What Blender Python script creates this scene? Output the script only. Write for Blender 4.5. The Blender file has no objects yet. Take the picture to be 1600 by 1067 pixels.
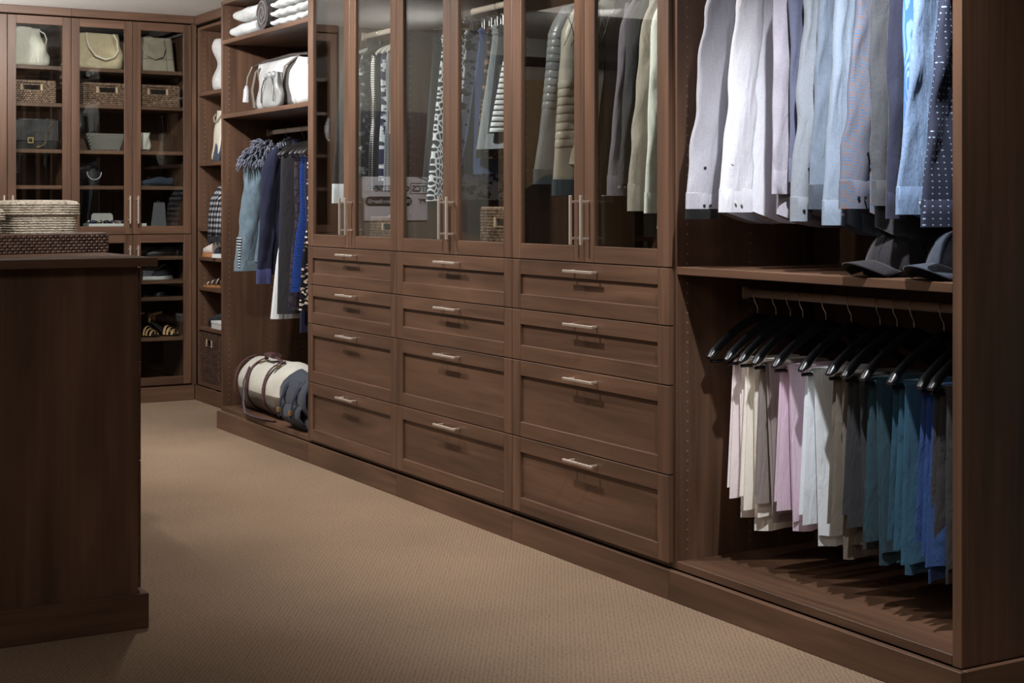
import bpy, bmesh, math, random
from math import sin, cos, pi, radians, sqrt
from mathutils import Vector, Matrix

# ------------------------------------------------------------------ camera, light, exposure
SC = bpy.context.scene
COL = SC.collection
TH = radians(30.05); FPX = 2373.0; HC = 1.277; HY = 321.0
cam = bpy.data.cameras.new('camera'); co = bpy.data.objects.new('camera', cam); COL.objects.link(co)
co.location = (0, 0, HC); co.rotation_euler = (radians(90), 0, -TH)
cam.sensor_width = 36.0; cam.lens = FPX / 1600 * 36
cam.shift_y = -(533.5 - HY) / 1600; cam.clip_start = 0.05
SC.camera = co
vs = SC.view_settings
vs.view_transform = 'Standard'; vs.look = 'None'; vs.exposure = 0.0; vs.gamma = 1.0; vs.use_curve_mapping = False
w = bpy.data.worlds.new('world'); SC.world = w; w.use_nodes = True
w.node_tree.nodes['Background'].inputs[0].default_value = (1.0, 0.93, 0.86, 1)
w.node_tree.nodes['Background'].inputs[1].default_value = 0.008

def spot(name, loc, target, energy, size=95, blend=0.7, col=(1.0, 0.93, 0.85), rad=0.03):
    l = bpy.data.lights.new(name, 'SPOT'); l.energy = energy; l.spot_size = radians(size); l.spot_blend = blend
    l.color = col; l.shadow_soft_size = rad
    o = bpy.data.objects.new(name, l); COL.objects.link(o); o.location = loc
    d = Vector(target) - Vector(loc); o.rotation_euler = d.to_track_quat('-Z', 'Y').to_euler()
    return o
NEU = (1.0, 0.965, 0.93); COOL = (0.97, 0.985, 1.0)
spot('ceiling_spot', (2.44, 2.72, 2.47), (3.10, 3.50, 0.35), 185, 84, 1.0, COOL, .025)
spot('ceiling_spot', (1.80, 3.60, 2.47), (2.95, 3.75, 1.00), 16, 95, .8, NEU)
spot('ceiling_spot', (1.78, 4.55, 2.47), (2.95, 4.60, 1.45), 132, 112, .8, NEU)
spot('ceiling_spot', (1.80, 6.25, 2.47), (2.95, 6.30, 1.45), 138, 112, .8, NEU)
spot('ceiling_spot', (1.90, 7.35, 2.47), (3.05, 7.80, 1.45), 135, 116, .7, COOL)
spot('ceiling_spot', (2.15, 7.95, 2.47), (2.65, 9.75, 1.5), 105, 100, .7, NEU)
spot('ceiling_spot', (1.80, 7.70, 2.47), (1.75, 7.95, 0.0), 120, 66, .8, NEU)
spot('ceiling_spot', (1.80, 5.60, 2.47), (1.80, 5.7, 0.0), 84, 84, .9, NEU)
spot('ceiling_spot', (0.85, 4.00, 2.47), (1.18, 5.18, 1.2), 100, 38, 1.0, NEU)
spot('ceiling_spot', (0.4, 7.9, 2.47), (0.7, 9.72, 1.6), 190, 100, .9, NEU)
spot('added_uplight', (1.2, 8.9, 1.85), (1.9, 9.1, 2.52), 62, 150, .9, NEU, .15)  # no fixture here: added out of view to brighten the ceiling's far corner
def ceil_area(name, loc, sx, sy, energy, col=(1.0, 0.93, 0.85)):
    l = bpy.data.lights.new(name, 'AREA'); l.shape = 'RECTANGLE'; l.size = sx; l.size_y = sy; l.energy = energy; l.color = col
    o = bpy.data.objects.new(name, l); COL.objects.link(o); o.location = loc
ceil_area('added_fill', (0.0, 1.6, 2.5), 2.0, 1.2, 29)  # added fill, no real panel: lifts the island front and near carpet
ceil_area('added_fill', (0.3, 7.0, 2.5), 1.2, 2.4, 14)  # second added fill, weak ambient light beyond the island

# ------------------------------------------------------------------ helpers
rnd = random.Random(7)
class MB:
    def __init__(s): s.v = []; s.f = []
    def box(s, x0, x1, y0, y1, z0, z1):
        b = len(s.v)
        s.v += [(x0,y0,z0),(x1,y0,z0),(x1,y1,z0),(x0,y1,z0),(x0,y0,z1),(x1,y0,z1),(x1,y1,z1),(x0,y1,z1)]
        s.f += [tuple(b+i for i in q) for q in ((0,3,2,1),(4,5,6,7),(0,1,5,4),(1,2,6,5),(2,3,7,6),(3,0,4,7))]
        return s
    def loft(s, rings, cap0=True, cap1=True, wrap=True):
        b = len(s.v); n = len(rings[0])
        for r in rings: s.v += [tuple(p) for p in r]
        for k in range(len(rings)-1):
            for i in range(n if wrap else n-1):
                j = (i+1) % n
                s.f.append((b+k*n+i, b+k*n+j, b+(k+1)*n+j, b+(k+1)*n+i))
        if cap0: s.f.append(tuple(b+i for i in range(n))[::-1])
        if cap1: s.f.append(tuple(b+(len(rings)-1)*n+i for i in range(n)))
        return s
    def tube(s, pts, r, n=8, up=(0,0,1), cap=True):
        P = [Vector(p) for p in pts]; m = len(P); rings = []
        u = Vector(up)
        for i in range(m):
            t = (P[min(i+1,m-1)] - P[max(i-1,0)])
            if t.length < 1e-9: t = Vector((0,0,1))
            t.normalize()
            a = u - t*u.dot(t)
            if a.length < 1e-3:
                a = Vector((1,0,0)) - t*t.x
                if a.length < 1e-3: a = Vector((0,1,0)) - t*t.y
            a.normalize(); c = t.cross(a); u = a
            rr = r[i] if isinstance(r, list) else r
            ra, rb = rr if isinstance(rr, tuple) else (rr, rr)
            rings.append([P[i] + a*(ra*cos(2*pi*k/n)) + c*(rb*sin(2*pi*k/n)) for k in range(n)])
        return s.loft(rings, cap, cap)
    def ball(s, c, rx, ry, rz, nu=12, nv=7):
        rings = []
        for j in range(nv+1):
            t = -pi/2 + pi*(j+0.001)/(nv+0.002)
            rings.append([(c[0]+rx*cos(t)*cos(2*pi*i/nu), c[1]+ry*cos(t)*sin(2*pi*i/nu), c[2]+rz*sin(t)) for i in range(nu)])
        return s.loft(rings)
    def disc(s, c, axis, r, h, n=10):
        a = Vector(axis).normalized()
        return s.tube([Vector(c)-a*h/2, Vector(c)+a*h/2], r, n)
    def add(s, o, M=None):
        b = len(s.v)
        s.v += [tuple(M @ Vector(p)) for p in o.v] if M else list(o.v)
        s.f += [tuple(b+i for i in q) for q in o.f]
        return s

OFF = {}
def obj(name, mb, mat, parent=None, smooth=False, bev=0, sub=0, sol=0, kind=None, ang=45, label=None):
    off = OFF.get(parent.name, Vector((0,0,0))) if parent else Vector((0,0,0))
    me = bpy.data.meshes.new(name)
    me.from_pydata([(p[0]-off[0], p[1]-off[1], p[2]-off[2]) for p in mb.v], [], mb.f)
    bm = bmesh.new(); bm.from_mesh(me); bmesh.ops.recalc_face_normals(bm, faces=bm.faces); bm.to_mesh(me); bm.free()
    if smooth:
        me.polygons.foreach_set('use_smooth', [True]*len(me.polygons))
        if ang < 180: me.set_sharp_from_angle(angle=radians(ang))
    o = bpy.data.objects.new(name, me); COL.objects.link(o)
    me.materials.append(mat)
    if parent: o.parent = parent; OFF[o.name] = off
    if bev:
        m = o.modifiers.new('bevel', 'BEVEL'); m.width = bev; m.segments = 1; m.limit_method = 'ANGLE'; m.angle_limit = radians(50)
    if sub:
        m = o.modifiers.new('smooth', 'SUBSURF'); m.levels = sub; m.render_levels = sub
    if sol:
        m = o.modifiers.new('thick', 'SOLIDIFY'); m.thickness = sol; m.offset = 0
    if kind: o['kind'] = kind
    if label: o['label'] = label
    return o
def thing(name, label, cat, loc=(0,0,0), rotz=0, group=None, world=False):
    o = bpy.data.objects.new(name, None); COL.objects.link(o); o.empty_display_size = 0.05
    o.location = loc; o.rotation_euler = (0, 0, rotz); o['label'] = label; o['category'] = cat
    if group: o['group'] = group
    OFF[o.name] = Vector(loc) if world else Vector((0,0,0))
    return o
def tag(o, label, cat, group=None):
    o['label'] = label; o['category'] = cat
    if group: o['group'] = group
    return o
def dup(root, loc, rotz=None, label=None, group=None, mats=None):
    r = root.copy(); COL.objects.link(r); r.location = loc
    if rotz is not None: r.rotation_euler = (0, 0, rotz)
    if label: r['label'] = label
    if group: r['group'] = group
    for ch in list(root.children):
        c = ch.copy(); COL.objects.link(c); c.parent = r
        for g in list(ch.children):
            d = g.copy(); COL.objects.link(d); d.parent = c
    return r
def struct(name, mb, mat, **k):
    o = obj(name, mb, mat, None, **k); o['kind'] = 'structure'; return o
def yx(u, X):
    "depth along the long cabinet wall of the line of sight through column u, on the upright plane at distance X"
    t = (u-800)/FPX
    return X*(cos(TH)-t*sin(TH))/(sin(TH)+t*cos(TH))

# ------------------------------------------------------------------ materials
def mat(name):
    m = bpy.data.materials.new(name); m.use_nodes = True
    nt = m.node_tree; b = nt.nodes['Principled BSDF']
    return m, nt, b
def N(nt, t, **k):
    n = nt.nodes.new(t)
    for a, v in k.items():
        if a[0] == '_': n.inputs[a[1:] if not a[1:].isdigit() else int(a[1:])].default_value = v
        else: setattr(n, a, v)
    return n
def L(nt, a, b): nt.links.new(a, b)
def coords(nt, scale=(1,1,1), rand=False):
    tc = N(nt, 'ShaderNodeTexCoord'); mp = N(nt, 'ShaderNodeMapping'); mp.inputs['Scale'].default_value = scale
    L(nt, tc.outputs['Object'], mp.inputs[0])
    if rand:
        oi = N(nt, 'ShaderNodeObjectInfo'); mu = N(nt, 'ShaderNodeVectorMath', operation='SCALE')
        cb = N(nt, 'ShaderNodeCombineXYZ')
        for i in range(3): L(nt, oi.outputs['Random'], cb.inputs[i])
        L(nt, cb.outputs[0], mu.inputs[0]); mu.inputs['Scale'].default_value = 37.0
        L(nt, mu.outputs[0], mp.inputs['Location'])
    return mp.outputs[0]
def ramp(nt, fac, stops):
    r = N(nt, 'ShaderNodeValToRGB'); e = r.color_ramp.elements
    e[0].position, e[0].color = stops[0][0], (*stops[0][1], 1)
    e[1].position, e[1].color = stops[-1][0], (*stops[-1][1], 1)
    for p, c in stops[1:-1]:
        q = e.new(p); q.color = (*c, 1)
    L(nt, fac, r.inputs[0]); return r.outputs[0]
def bump(nt, b, h, s=0.3, d=0.002):
    n = N(nt, 'ShaderNodeBump'); n.inputs['Strength'].default_value = s; n.inputs['Distance'].default_value = d
    L(nt, h, n.inputs['Height']); L(nt, n.outputs[0], b.inputs['Normal'])
def lin(c):
    return tuple(((x/255)/12.92 if x/255 <= 0.04045 else ((x/255+0.055)/1.055)**2.4) for x in c)
def sc(c, k): return tuple(min(1, x*k) for x in c)

WOODC = (0.111, 0.0582, 0.0352)
def wood(name, axis, tone=1.0):
    m, nt, b = mat(name)
    s = [34, 34, 34]; s[axis] = 1.3
    n1 = N(nt, 'ShaderNodeTexNoise', _Scale=1.0, _Detail=5.0, _Roughness=0.6, _Distortion=0.6)
    L(nt, coords(nt, tuple(s), True), n1.inputs['Vector'])
    s2 = [7, 7, 7]; s2[axis] = 0.8
    n2 = N(nt, 'ShaderNodeTexNoise', _Scale=1.0, _Detail=3.0, _Roughness=0.5, _Distortion=1.2)
    L(nt, coords(nt, tuple(s2), True), n2.inputs['Vector'])
    mx = N(nt, 'ShaderNodeMix', data_type='FLOAT'); mx.inputs[0].default_value = 0.6
    L(nt, n1.outputs[0], mx.inputs[2]); L(nt, n2.outputs[0], mx.inputs[3])
    c = ramp(nt, mx.outputs[0], [(0.28, sc(WOODC, 0.40*tone)), (0.44, sc(WOODC, 0.82*tone)), (0.55, sc(WOODC, 1.10*tone)), (0.72, sc(WOODC, 1.65*tone))])
    L(nt, c, b.inputs['Base Color'])
    b.inputs['Roughness'].default_value = 0.42; b.inputs['Specular IOR Level'].default_value = 0.4
    bump(nt, b, n1.outputs[0], 0.08, 0.001)
    return m
W_Z = wood('wood_upright_grain', 2); W_Y = wood('wood_lengthwise_grain', 1); W_X = wood('wood_crosswise_grain', 0)
def plain(name, c, rough=0.5, metal=0.0, spec=0.5, noise=0.0):
    m, nt, b = mat(name)
    b.inputs['Base Color'].default_value = (*c, 1); b.inputs['Roughness'].default_value = rough
    b.inputs['Metallic'].default_value = metal; b.inputs['Specular IOR Level'].default_value = spec
    n = N(nt, 'ShaderNodeTexNoise', _Scale=60.0, _Detail=4.0); L(nt, coords(nt), n.inputs['Vector'])
    if noise:
        L(nt, ramp(nt, n.outputs[0], [(0.3, sc(c, 1-noise)), (0.7, sc(c, 1+noise))]), b.inputs['Base Color'])
    r = N(nt, 'ShaderNodeMapRange'); r.inputs['To Min'].default_value = max(0.05, rough-0.06); r.inputs['To Max'].default_value = min(1, rough+0.06)
    L(nt, n.outputs[0], r.inputs[0]); L(nt, r.outputs[0], b.inputs['Roughness'])
    return m
NICKEL = plain('brushed_nickel', (0.80, 0.70, 0.61), 0.46, 0.9)
ROD = plain('bronze_rod', (0.50, 0.40, 0.33), 0.55, 0.2)
PIN = plain('shelf_pin_brass', (0.24, 0.16, 0.105), 0.45, 0.3)
WHITEWALL = plain('painted_ceiling', (0.78, 0.77, 0.74), 0.9, noise=0.02)
WALL = plain('painted_wall', (0.27, 0.265, 0.235), 0.9, noise=0.03)
BLACKG = plain('hanger_black', (0.012, 0.013, 0.017), 0.32)
BLACK = plain('matte_black', (0.012, 0.012, 0.013), 0.6)
STEEL = plain('hook_steel', (0.66, 0.62, 0.56), 0.25, 1.0)
GOLD = plain('gold_metal', (0.72, 0.52, 0.26), 0.3, 1.0)
SILVER = plain('silver_metal', (0.7, 0.7, 0.7), 0.25, 1.0)

def glass():
    m = bpy.data.materials.new('cabinet_glass'); m.use_nodes = True; nt = m.node_tree; nt.nodes.clear()
    out = N(nt, 'ShaderNodeOutputMaterial'); mx = N(nt, 'ShaderNodeMixShader')
    tr = N(nt, 'ShaderNodeBsdfTransparent'); tr.inputs[0].default_value = (0.94, 0.96, 0.95, 1)
    gl = N(nt, 'ShaderNodeBsdfGlossy'); gl.inputs['Roughness'].default_value = 0.0
    ge = N(nt, 'ShaderNodeNewGeometry'); mr = N(nt, 'ShaderNodeMapRange')
    mr.inputs['To Min'].default_value = 1.52; mr.inputs['To Max'].default_value = 1/1.52
    L(nt, ge.outputs['Backfacing'], mr.inputs[0])
    fr = N(nt, 'ShaderNodeFresnel'); L(nt, mr.outputs[0], fr.inputs['IOR'])
    L(nt, fr.outputs[0], mx.inputs[0]); L(nt, tr.outputs[0], mx.inputs[1]); L(nt, gl.outputs[0], mx.inputs[2])
    L(nt, mx.outputs[0], out.inputs[0])
    return m
GLASS = glass()

def fabric(name, c, rough=0.9, weave=900.0, var=0.12, sheen=0.1, streak=None, c2=None):
    m, nt, b = mat(name)
    n = N(nt, 'ShaderNodeTexNoise', _Scale=1.0, _Detail=3.0)
    s = streak or (weave*0.3, weave*0.3, weave*0.3)
    L(nt, coords(nt, s), n.inputs['Vector'])
    L(nt, ramp(nt, n.outputs[0], [(0.25, sc(c, 1-var)), (0.75, c2 or sc(c, 1+var))]), b.inputs['Base Color'])
    b.inputs['Roughness'].default_value = rough; b.inputs['Specular IOR Level'].default_value = 0.2
    b.inputs['Sheen Weight'].default_value = sheen
    n2 = N(nt, 'ShaderNodeTexNoise', _Scale=1.0, _Detail=4.0, _Distortion=0.8); L(nt, coords(nt, (22, 22, 7), True), n2.inputs['Vector'])
    bump(nt, b, n2.outputs[0], 0.55, 0.014)
    return m
def vor(nt, vec, scale, feature='F1', rnd_=1.0, dim='3D'):
    v = N(nt, 'ShaderNodeTexVoronoi', feature=feature, voronoi_dimensions=dim)
    v.inputs['Scale'].default_value = scale; v.inputs['Randomness'].default_value = rnd_
    L(nt, vec, v.inputs['Vector']); return v
def xz(nt, sx=1, sz=1, ax='X'):
    "two-dimensional cloth coordinates: across and down the cloth"
    tc = N(nt, 'ShaderNodeTexCoord'); sp = N(nt, 'ShaderNodeSeparateXYZ'); cb = N(nt, 'ShaderNodeCombineXYZ')
    L(nt, tc.outputs['Object'], sp.inputs[0])
    ad = N(nt, 'ShaderNodeMath', operation='ADD'); L(nt, sp.outputs['X'], ad.inputs[0]); L(nt, sp.outputs['Y'], ad.inputs[1])
    m1 = N(nt, 'ShaderNodeMath', operation='MULTIPLY'); m1.inputs[1].default_value = sx
    m2 = N(nt, 'ShaderNodeMath', operation='MULTIPLY'); m2.inputs[1].default_value = sz
    L(nt, ad.outputs[0], m1.inputs[0]); L(nt, sp.outputs['Z'], m2.inputs[0])
    L(nt, m1.outputs[0], cb.inputs[0]); L(nt, m2.outputs[0], cb.inputs[1]); return cb.outputs[0]
def printed(name, kind, c1, c2, scale=40, thr=0.2, c3=None, rough=0.85):
    m, nt, b = mat(name)
    b.inputs['Roughness'].default_value = rough; b.inputs['Specular IOR Level'].default_value = 0.2
    v = xz(nt)
    if kind == 'dots':
        f = vor(nt, v, scale, 'F1', 0.0, '2D').outputs['Distance']
        c = ramp(nt, f, [(thr-0.02, c2), (thr+0.02, c1)])
    elif kind == 'lines':
        f = vor(nt, xz(nt, 1, 0.55), scale, 'DISTANCE_TO_EDGE', 1.0, '2D').outputs['Distance']
        c = ramp(nt, f, [(thr-0.03, c2), (thr+0.03, c1)])
    elif kind == 'blotch':
        n = N(nt, 'ShaderNodeTexNoise', _Scale=float(scale), _Detail=2.0); L(nt, v, n.inputs['Vector'])
        st = [(0.5-thr, c1), (0.5-thr+0.04, c2)]
        if c3: st += [(0.60, c2), (0.63, c3)]
        c = ramp(nt, n.outputs[0], st)
    elif kind == 'stripes':
        wv = N(nt, 'ShaderNodeTexWave', wave_type='BANDS', bands_direction='Y'); wv.inputs['Scale'].default_value = scale; wv.inputs['Distortion'].default_value = 0.6
        L(nt, v, wv.inputs['Vector']); c = ramp(nt, wv.outputs['Fac'], [(thr-0.05, c1), (thr+0.05, c2)])
        bump(nt, b, wv.outputs['Fac'], 0.6, 0.006)
    elif kind == 'pinstripe':
        wv = N(nt, 'ShaderNodeTexWave', wave_type='BANDS', bands_direction='X'); wv.inputs['Scale'].default_value = scale
        L(nt, v, wv.inputs['Vector']); c = ramp(nt, wv.outputs['Fac'], [(thr-0.1, c1), (thr+0.1, c2)])
    elif kind == 'zigzag':
        # little dashes that lean one way, then the other, row by row
        ck = N(nt, 'ShaderNodeTexChecker'); ck.inputs['Scale'].default_value = scale
        mp = N(nt, 'ShaderNodeMapping'); mp.inputs['Rotation'].default_value = (0, 0, 0.9); mp.inputs['Scale'].default_value = (1, 3.2, 1)
        L(nt, v, mp.inputs[0])
        f1 = vor(nt, mp.outputs[0], scale, 'F1', 0.0, '2D').outputs['Distance']
        mp2 = N(nt, 'ShaderNodeMapping'); mp2.inputs['Rotation'].default_value = (0, 0, -0.9); mp2.inputs['Scale'].default_value = (1, 3.2, 1); mp2.inputs['Location'].default_value = (0.5/scale, 0, 0)
        L(nt, v, mp2.inputs[0])
        f2 = vor(nt, mp2.outputs[0], scale, 'F1', 0.0, '2D').outputs['Distance']
        a = ramp(nt, f1, [(thr-0.03, c2), (thr+0.03, c1)])
        g = N(nt, 'ShaderNodeMath', operation='LESS_THAN'); g.inputs[1].default_value = thr; L(nt, f2, g.inputs[0])
        mx = N(nt, 'ShaderNodeMix', data_type='RGBA'); L(nt, g.outputs[0], mx.inputs[0]); L(nt, a, mx.inputs[6]); mx.inputs[7].default_value = (*(c3 or c2), 1)
        c = mx.outputs[2]
    elif kind == 'sequin':
        vo = vor(nt, v, scale, 'F1', 1.0, '2D')
        g = N(nt, 'ShaderNodeSeparateColor'); L(nt, vo.outputs['Color'], g.inputs[0])
        c = ramp(nt, g.outputs[0], [(thr, c1), (thr+0.03, c2), (0.97, c3 or c2)]); b.inputs['Roughness'].default_value = 0.45
    elif kind == 'plaid':
        w1 = N(nt, 'ShaderNodeTexWave', wave_type='BANDS', bands_direction='X'); w1.inputs['Scale'].default_value = scale; L(nt, v, w1.inputs['Vector'])
        w2 = N(nt, 'ShaderNodeTexWave', wave_type='BANDS', bands_direction='Y'); w2.inputs['Scale'].default_value = scale; L(nt, v, w2.inputs['Vector'])
        a = N(nt, 'ShaderNodeMath', operation='ADD'); L(nt, w1.outputs['Fac'], a.inputs[0]); L(nt, w2.outputs['Fac'], a.inputs[1])
        h = N(nt, 'ShaderNodeMath', operation='MULTIPLY'); h.inputs[1].default_value = 0.5; L(nt, a.outputs[0], h.inputs[0])
        c = ramp(nt, h.outputs[0], [(0.3, c1), (0.5, c3), (0.75, c2)])
    L(nt, c, b.inputs['Base Color']); return m
def leather(name, c, rough=0.4, cr=0.25):
    m, nt, b = mat(name)
    n = N(nt, 'ShaderNodeTexNoise', _Scale=9.0, _Detail=4.0); L(nt, coords(nt), n.inputs['Vector'])
    L(nt, ramp(nt, n.outputs[0], [(0.3, sc(c, 0.82)), (0.7, sc(c, 1.15))]), b.inputs['Base Color'])
    b.inputs['Roughness'].default_value = rough
    v = vor(nt, coords(nt), 220, 'DISTANCE_TO_EDGE'); bump(nt, b, n.outputs[0], cr, 0.02); return m
def rope(name, c):
    "pale stitched coil: slanted dark gaps between the stitches"
    m, nt, b = mat(name)
    tc = N(nt, 'ShaderNodeTexCoord'); mp = N(nt, 'ShaderNodeMapping'); mp.inputs['Rotation'].default_value = (0, 0.75, 0); mp.inputs['Scale'].default_value = (95, 60, 230)
    L(nt, tc.outputs['Object'], mp.inputs[0])
    v = N(nt, 'ShaderNodeTexVoronoi', feature='F1'); v.inputs['Scale'].default_value = 1.0; v.inputs['Randomness'].default_value = .55; L(nt, mp.outputs[0], v.inputs['Vector'])
    n = N(nt, 'ShaderNodeTexNoise', _Scale=26.0, _Detail=3.0); L(nt, tc.outputs['Object'], n.inputs['Vector'])
    st = ramp(nt, v.outputs['Distance'], [(0.42, (1.08, 1.08, 1.08)), (0.62, (.88, .86, .82)), (0.80, (.34, .28, .22))])
    base = ramp(nt, n.outputs[0], [(0.3, sc(c, .82)), (0.7, sc(c, 1.15))])
    mx = N(nt, 'ShaderNodeMix', data_type='RGBA', blend_type='MULTIPLY'); mx.inputs[0].default_value = 1; L(nt, base, mx.inputs[6]); L(nt, st, mx.inputs[7])
    L(nt, mx.outputs[2], b.inputs['Base Color']); b.inputs['Roughness'].default_value = 0.85
    iv = N(nt, 'ShaderNodeMath', operation='SUBTRACT'); iv.inputs[0].default_value = 1.0; L(nt, v.outputs['Distance'], iv.inputs[1]); bump(nt, b, iv.outputs[0], .8, .004); return m
ROPE = rope('natural_rope', (0.58, 0.52, 0.43))
WICKER = plain('dark_wicker', (0.085, 0.048, 0.034), 0.45, noise=0.55)
WICKERL = plain('brown_wicker', (0.20, 0.125, 0.085), 0.38, noise=0.7)
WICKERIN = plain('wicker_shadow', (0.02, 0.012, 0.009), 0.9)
RAWHIDE = plain('pale_rattan', (0.45, 0.33, 0.22), 0.6, noise=0.15)
# ------------------------------------------------------------------ the room
def carpet():
    m, nt, b = mat('woven_carpet')
    tc = N(nt, 'ShaderNodeTexCoord')
    mp = N(nt, 'ShaderNodeMapping'); mp.inputs['Rotation'].default_value = (0, 0, 0.35); mp.inputs['Scale'].default_value = (1, 1.7, 1)
    L(nt, tc.outputs['Object'], mp.inputs[0])
    v = vor(nt, mp.outputs[0], 72, 'F1', 0.35, '2D')
    n = N(nt, 'ShaderNodeTexNoise', _Scale=1.6, _Detail=4.0); L(nt, tc.outputs['Object'], n.inputs['Vector'])
    n2 = N(nt, 'ShaderNodeTexNoise', _Scale=140.0, _Detail=2.0); L(nt, tc.outputs['Object'], n2.inputs['Vector'])
    C = (0.272, 0.190, 0.130)
    base = ramp(nt, n.outputs[0], [(0.3, sc(C, 0.90)), (0.7, sc(C, 1.08))])
    sh = ramp(nt, v.outputs['Distance'], [(0.25, (1.05, 1.05, 1.05)), (0.62, (0.74, 0.73, 0.72))])
    sp = ramp(nt, n2.outputs[0], [(0.3, (0.85, 0.85, 0.85)), (0.7, (1.12, 1.12, 1.12))])
    a = N(nt, 'ShaderNodeMix', data_type='RGBA', blend_type='MULTIPLY'); a.inputs[0].default_value = 1
    L(nt, base, a.inputs[6]); L(nt, sh, a.inputs[7])
    a2 = N(nt, 'ShaderNodeMix', data_type='RGBA', blend_type='MULTIPLY'); a2.inputs[0].default_value = 1
    L(nt, a.outputs[2], a2.inputs[6]); L(nt, sp, a2.inputs[7])
    L(nt, a2.outputs[2], b.inputs['Base Color']); b.inputs['Roughness'].default_value = 0.95; b.inputs['Specular IOR Level'].default_value = 0.1
    iv = N(nt, 'ShaderNodeMath', operation='SUBTRACT'); iv.inputs[0].default_value = 1.0; L(nt, v.outputs['Distance'], iv.inputs[1])
    bump(nt, b, iv.outputs[0], 0.6, 0.006)
    return m
RX0, RX1, RY0, RY1, CZ = -2.5, 3.53, -2.6, 10.32, 2.52
struct('floor', MB().box(RX0-.1, RX1+.1, RY0-.1, RY1+.1, -0.1, 0.0), carpet())
struct('ceiling', MB().box(RX0-.1, RX1+.1, RY0-.1, RY1+.1, CZ, CZ+0.1), WHITEWALL)
struct('wall_right', MB().box(RX1, RX1+.1, RY0, RY1, 0, CZ), WALL)
struct('wall_left', MB().box(RX0-.1, RX0, RY0, RY1, 0, CZ), WALL)
struct('wall_back', MB().box(RX0, RX1, RY1, RY1+.1, 0, CZ), WALL)
struct('wall_partition', MB().box(RX0, 1.585, 9.72, 10.31, 0, CZ), WALL)
struct('wall_front', MB().box(RX0, RX1, RY0-.1, RY0, 0, CZ), WALL)

# ------------------------------------------------------------------ cabinet parts
FX, CX, BX = 2.900, 2.921, 3.500      # drawer and door faces, carcass fronts, carcass backs along the long wall
T = 0.025
def pins(root, y, xs, z0, z1, side):
    mb = MB(); z = z0
    while z < z1:
        for x in xs: mb.box(x-.0032, x+.0032, min(y, y+side*.0016), max(y, y+side*.0016), z-.0032, z+.0032)
        z += 0.032
    obj('shelf_pin_holes', mb, PIN, root, kind='stuff')
def P(name, root, mb, m, **k):
    return obj(name, mb, m, root, bev=k.pop('bev', .0018), **k)
def bar_handle(name, p0, p1, out, parent, sec=.0048):
    "square bar pull on two square posts; out = direction it stands off the face"
    a, c = Vector(p0), Vector(p1); o = Vector(out); d = (c-a).normalized()
    mb = MB()
    def bx(u, v, h):
        xs = [min(u[i], v[i])-h for i in range(3)]; ys = [max(u[i], v[i])+h for i in range(3)]
        mb.box(xs[0], ys[0], xs[1], ys[1], xs[2], ys[2])
    bx(a, c, sec)
    for q in (a+d*.018, c-d*.018): bx(q-o*.0075, q-o*(o.length and .0295), sec*.9)
    return obj(name, mb, NICKEL, parent, bev=.0012)
def part_empty(name, root):
    o = bpy.data.objects.new(name, None); COL.objects.link(o); o.parent = root; o.empty_display_size = .02
    OFF[o.name] = OFF[root.name]; return o
def shaker_y(kind, y0, y1, z0, z1, root, st=.063, rl=.056, glassy=False):
    "door or drawer front lying in the x = FX plane"
    g = .0016; y0 += g; y1 -= g; z0 += g; z1 -= g
    xa, xb = FX, FX+.020
    if glassy: d = part_empty(kind, root)
    else: d = obj(kind, MB().box(xa+.0105, xb-.001, y0+st, y1-st, z0+rl, z1-rl), W_Y, root)
    for q0, q1 in ((y0, y0+st), (y1-st, y1)): obj('stile', MB().box(xa, xb, q0, q1, z0, z1), W_Z, d, bev=.0018)
    for q0, q1 in ((z0, z0+rl), (z1-rl, z1)):
        obj('rail', MB().box(xa, xb, y0+st, y1-st, q0, q1), W_Y, d, bev=.0018)
    if glassy: obj('glass_pane', MB().box(xa+.009, xa+.013, y0+st, y1-st, z0+rl, z1-rl), GLASS, d)
    return d
def shaker_x(kind, x0, x1, z0, z1, Y, root, st=.052, rl=.052, glassy=True):
    g = .0016; x0 += g; x1 -= g; z0 += g; z1 -= g
    d = part_empty(kind, root)
    for q0, q1 in ((x0, x0+st), (x1-st, x1)): obj('stile', MB().box(q0, q1, Y, Y+.02, z0, z1), W_Z, d, bev=.0018)
    for q0, q1 in ((z0, z0+rl), (z1-rl, z1)):
        obj('rail', MB().box(x0+st, x1-st, Y, Y+.02, q0, q1), W_X, d, bev=.0018)
    obj('glass_pane', MB().box(x0+st, x1-st, Y+.009, Y+.013, z0+rl, z1-rl), GLASS, d)
    return d
PL = 0.097; TOPZ = 2.445
def plinth(root, y0, y1, x=FX, near=False):
    P('plinth', root, MB().box(x, x+.02, y0, y1, 0, PL), W_Y)
def crown(root, y0, y1, x=FX):
    P('crown_moulding', root, MB().box(x, x+.035, y0, y1, TOPZ+.015, CZ-.001), W_Y)
def rod(root, y0, y1, z, x=3.2):
    mb = MB(); n = 14
    ring = lambda y: [(x+.0075*cos(2*pi*k/n), y, z+.0137*sin(2*pi*k/n)) for k in range(n)]
    mb.loft([ring(y0), ring(y1)]); obj('hanging_rod', mb, ROD, root, smooth=True)
    for y, s in ((y0, 1), (y1, -1)): obj('rod_bracket', MB().box(x-.014, x+.014, min(y, y+s*.006), max(y, y+s*.006), z-.021, z+.021), ROD, root, bev=.003)

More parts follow.
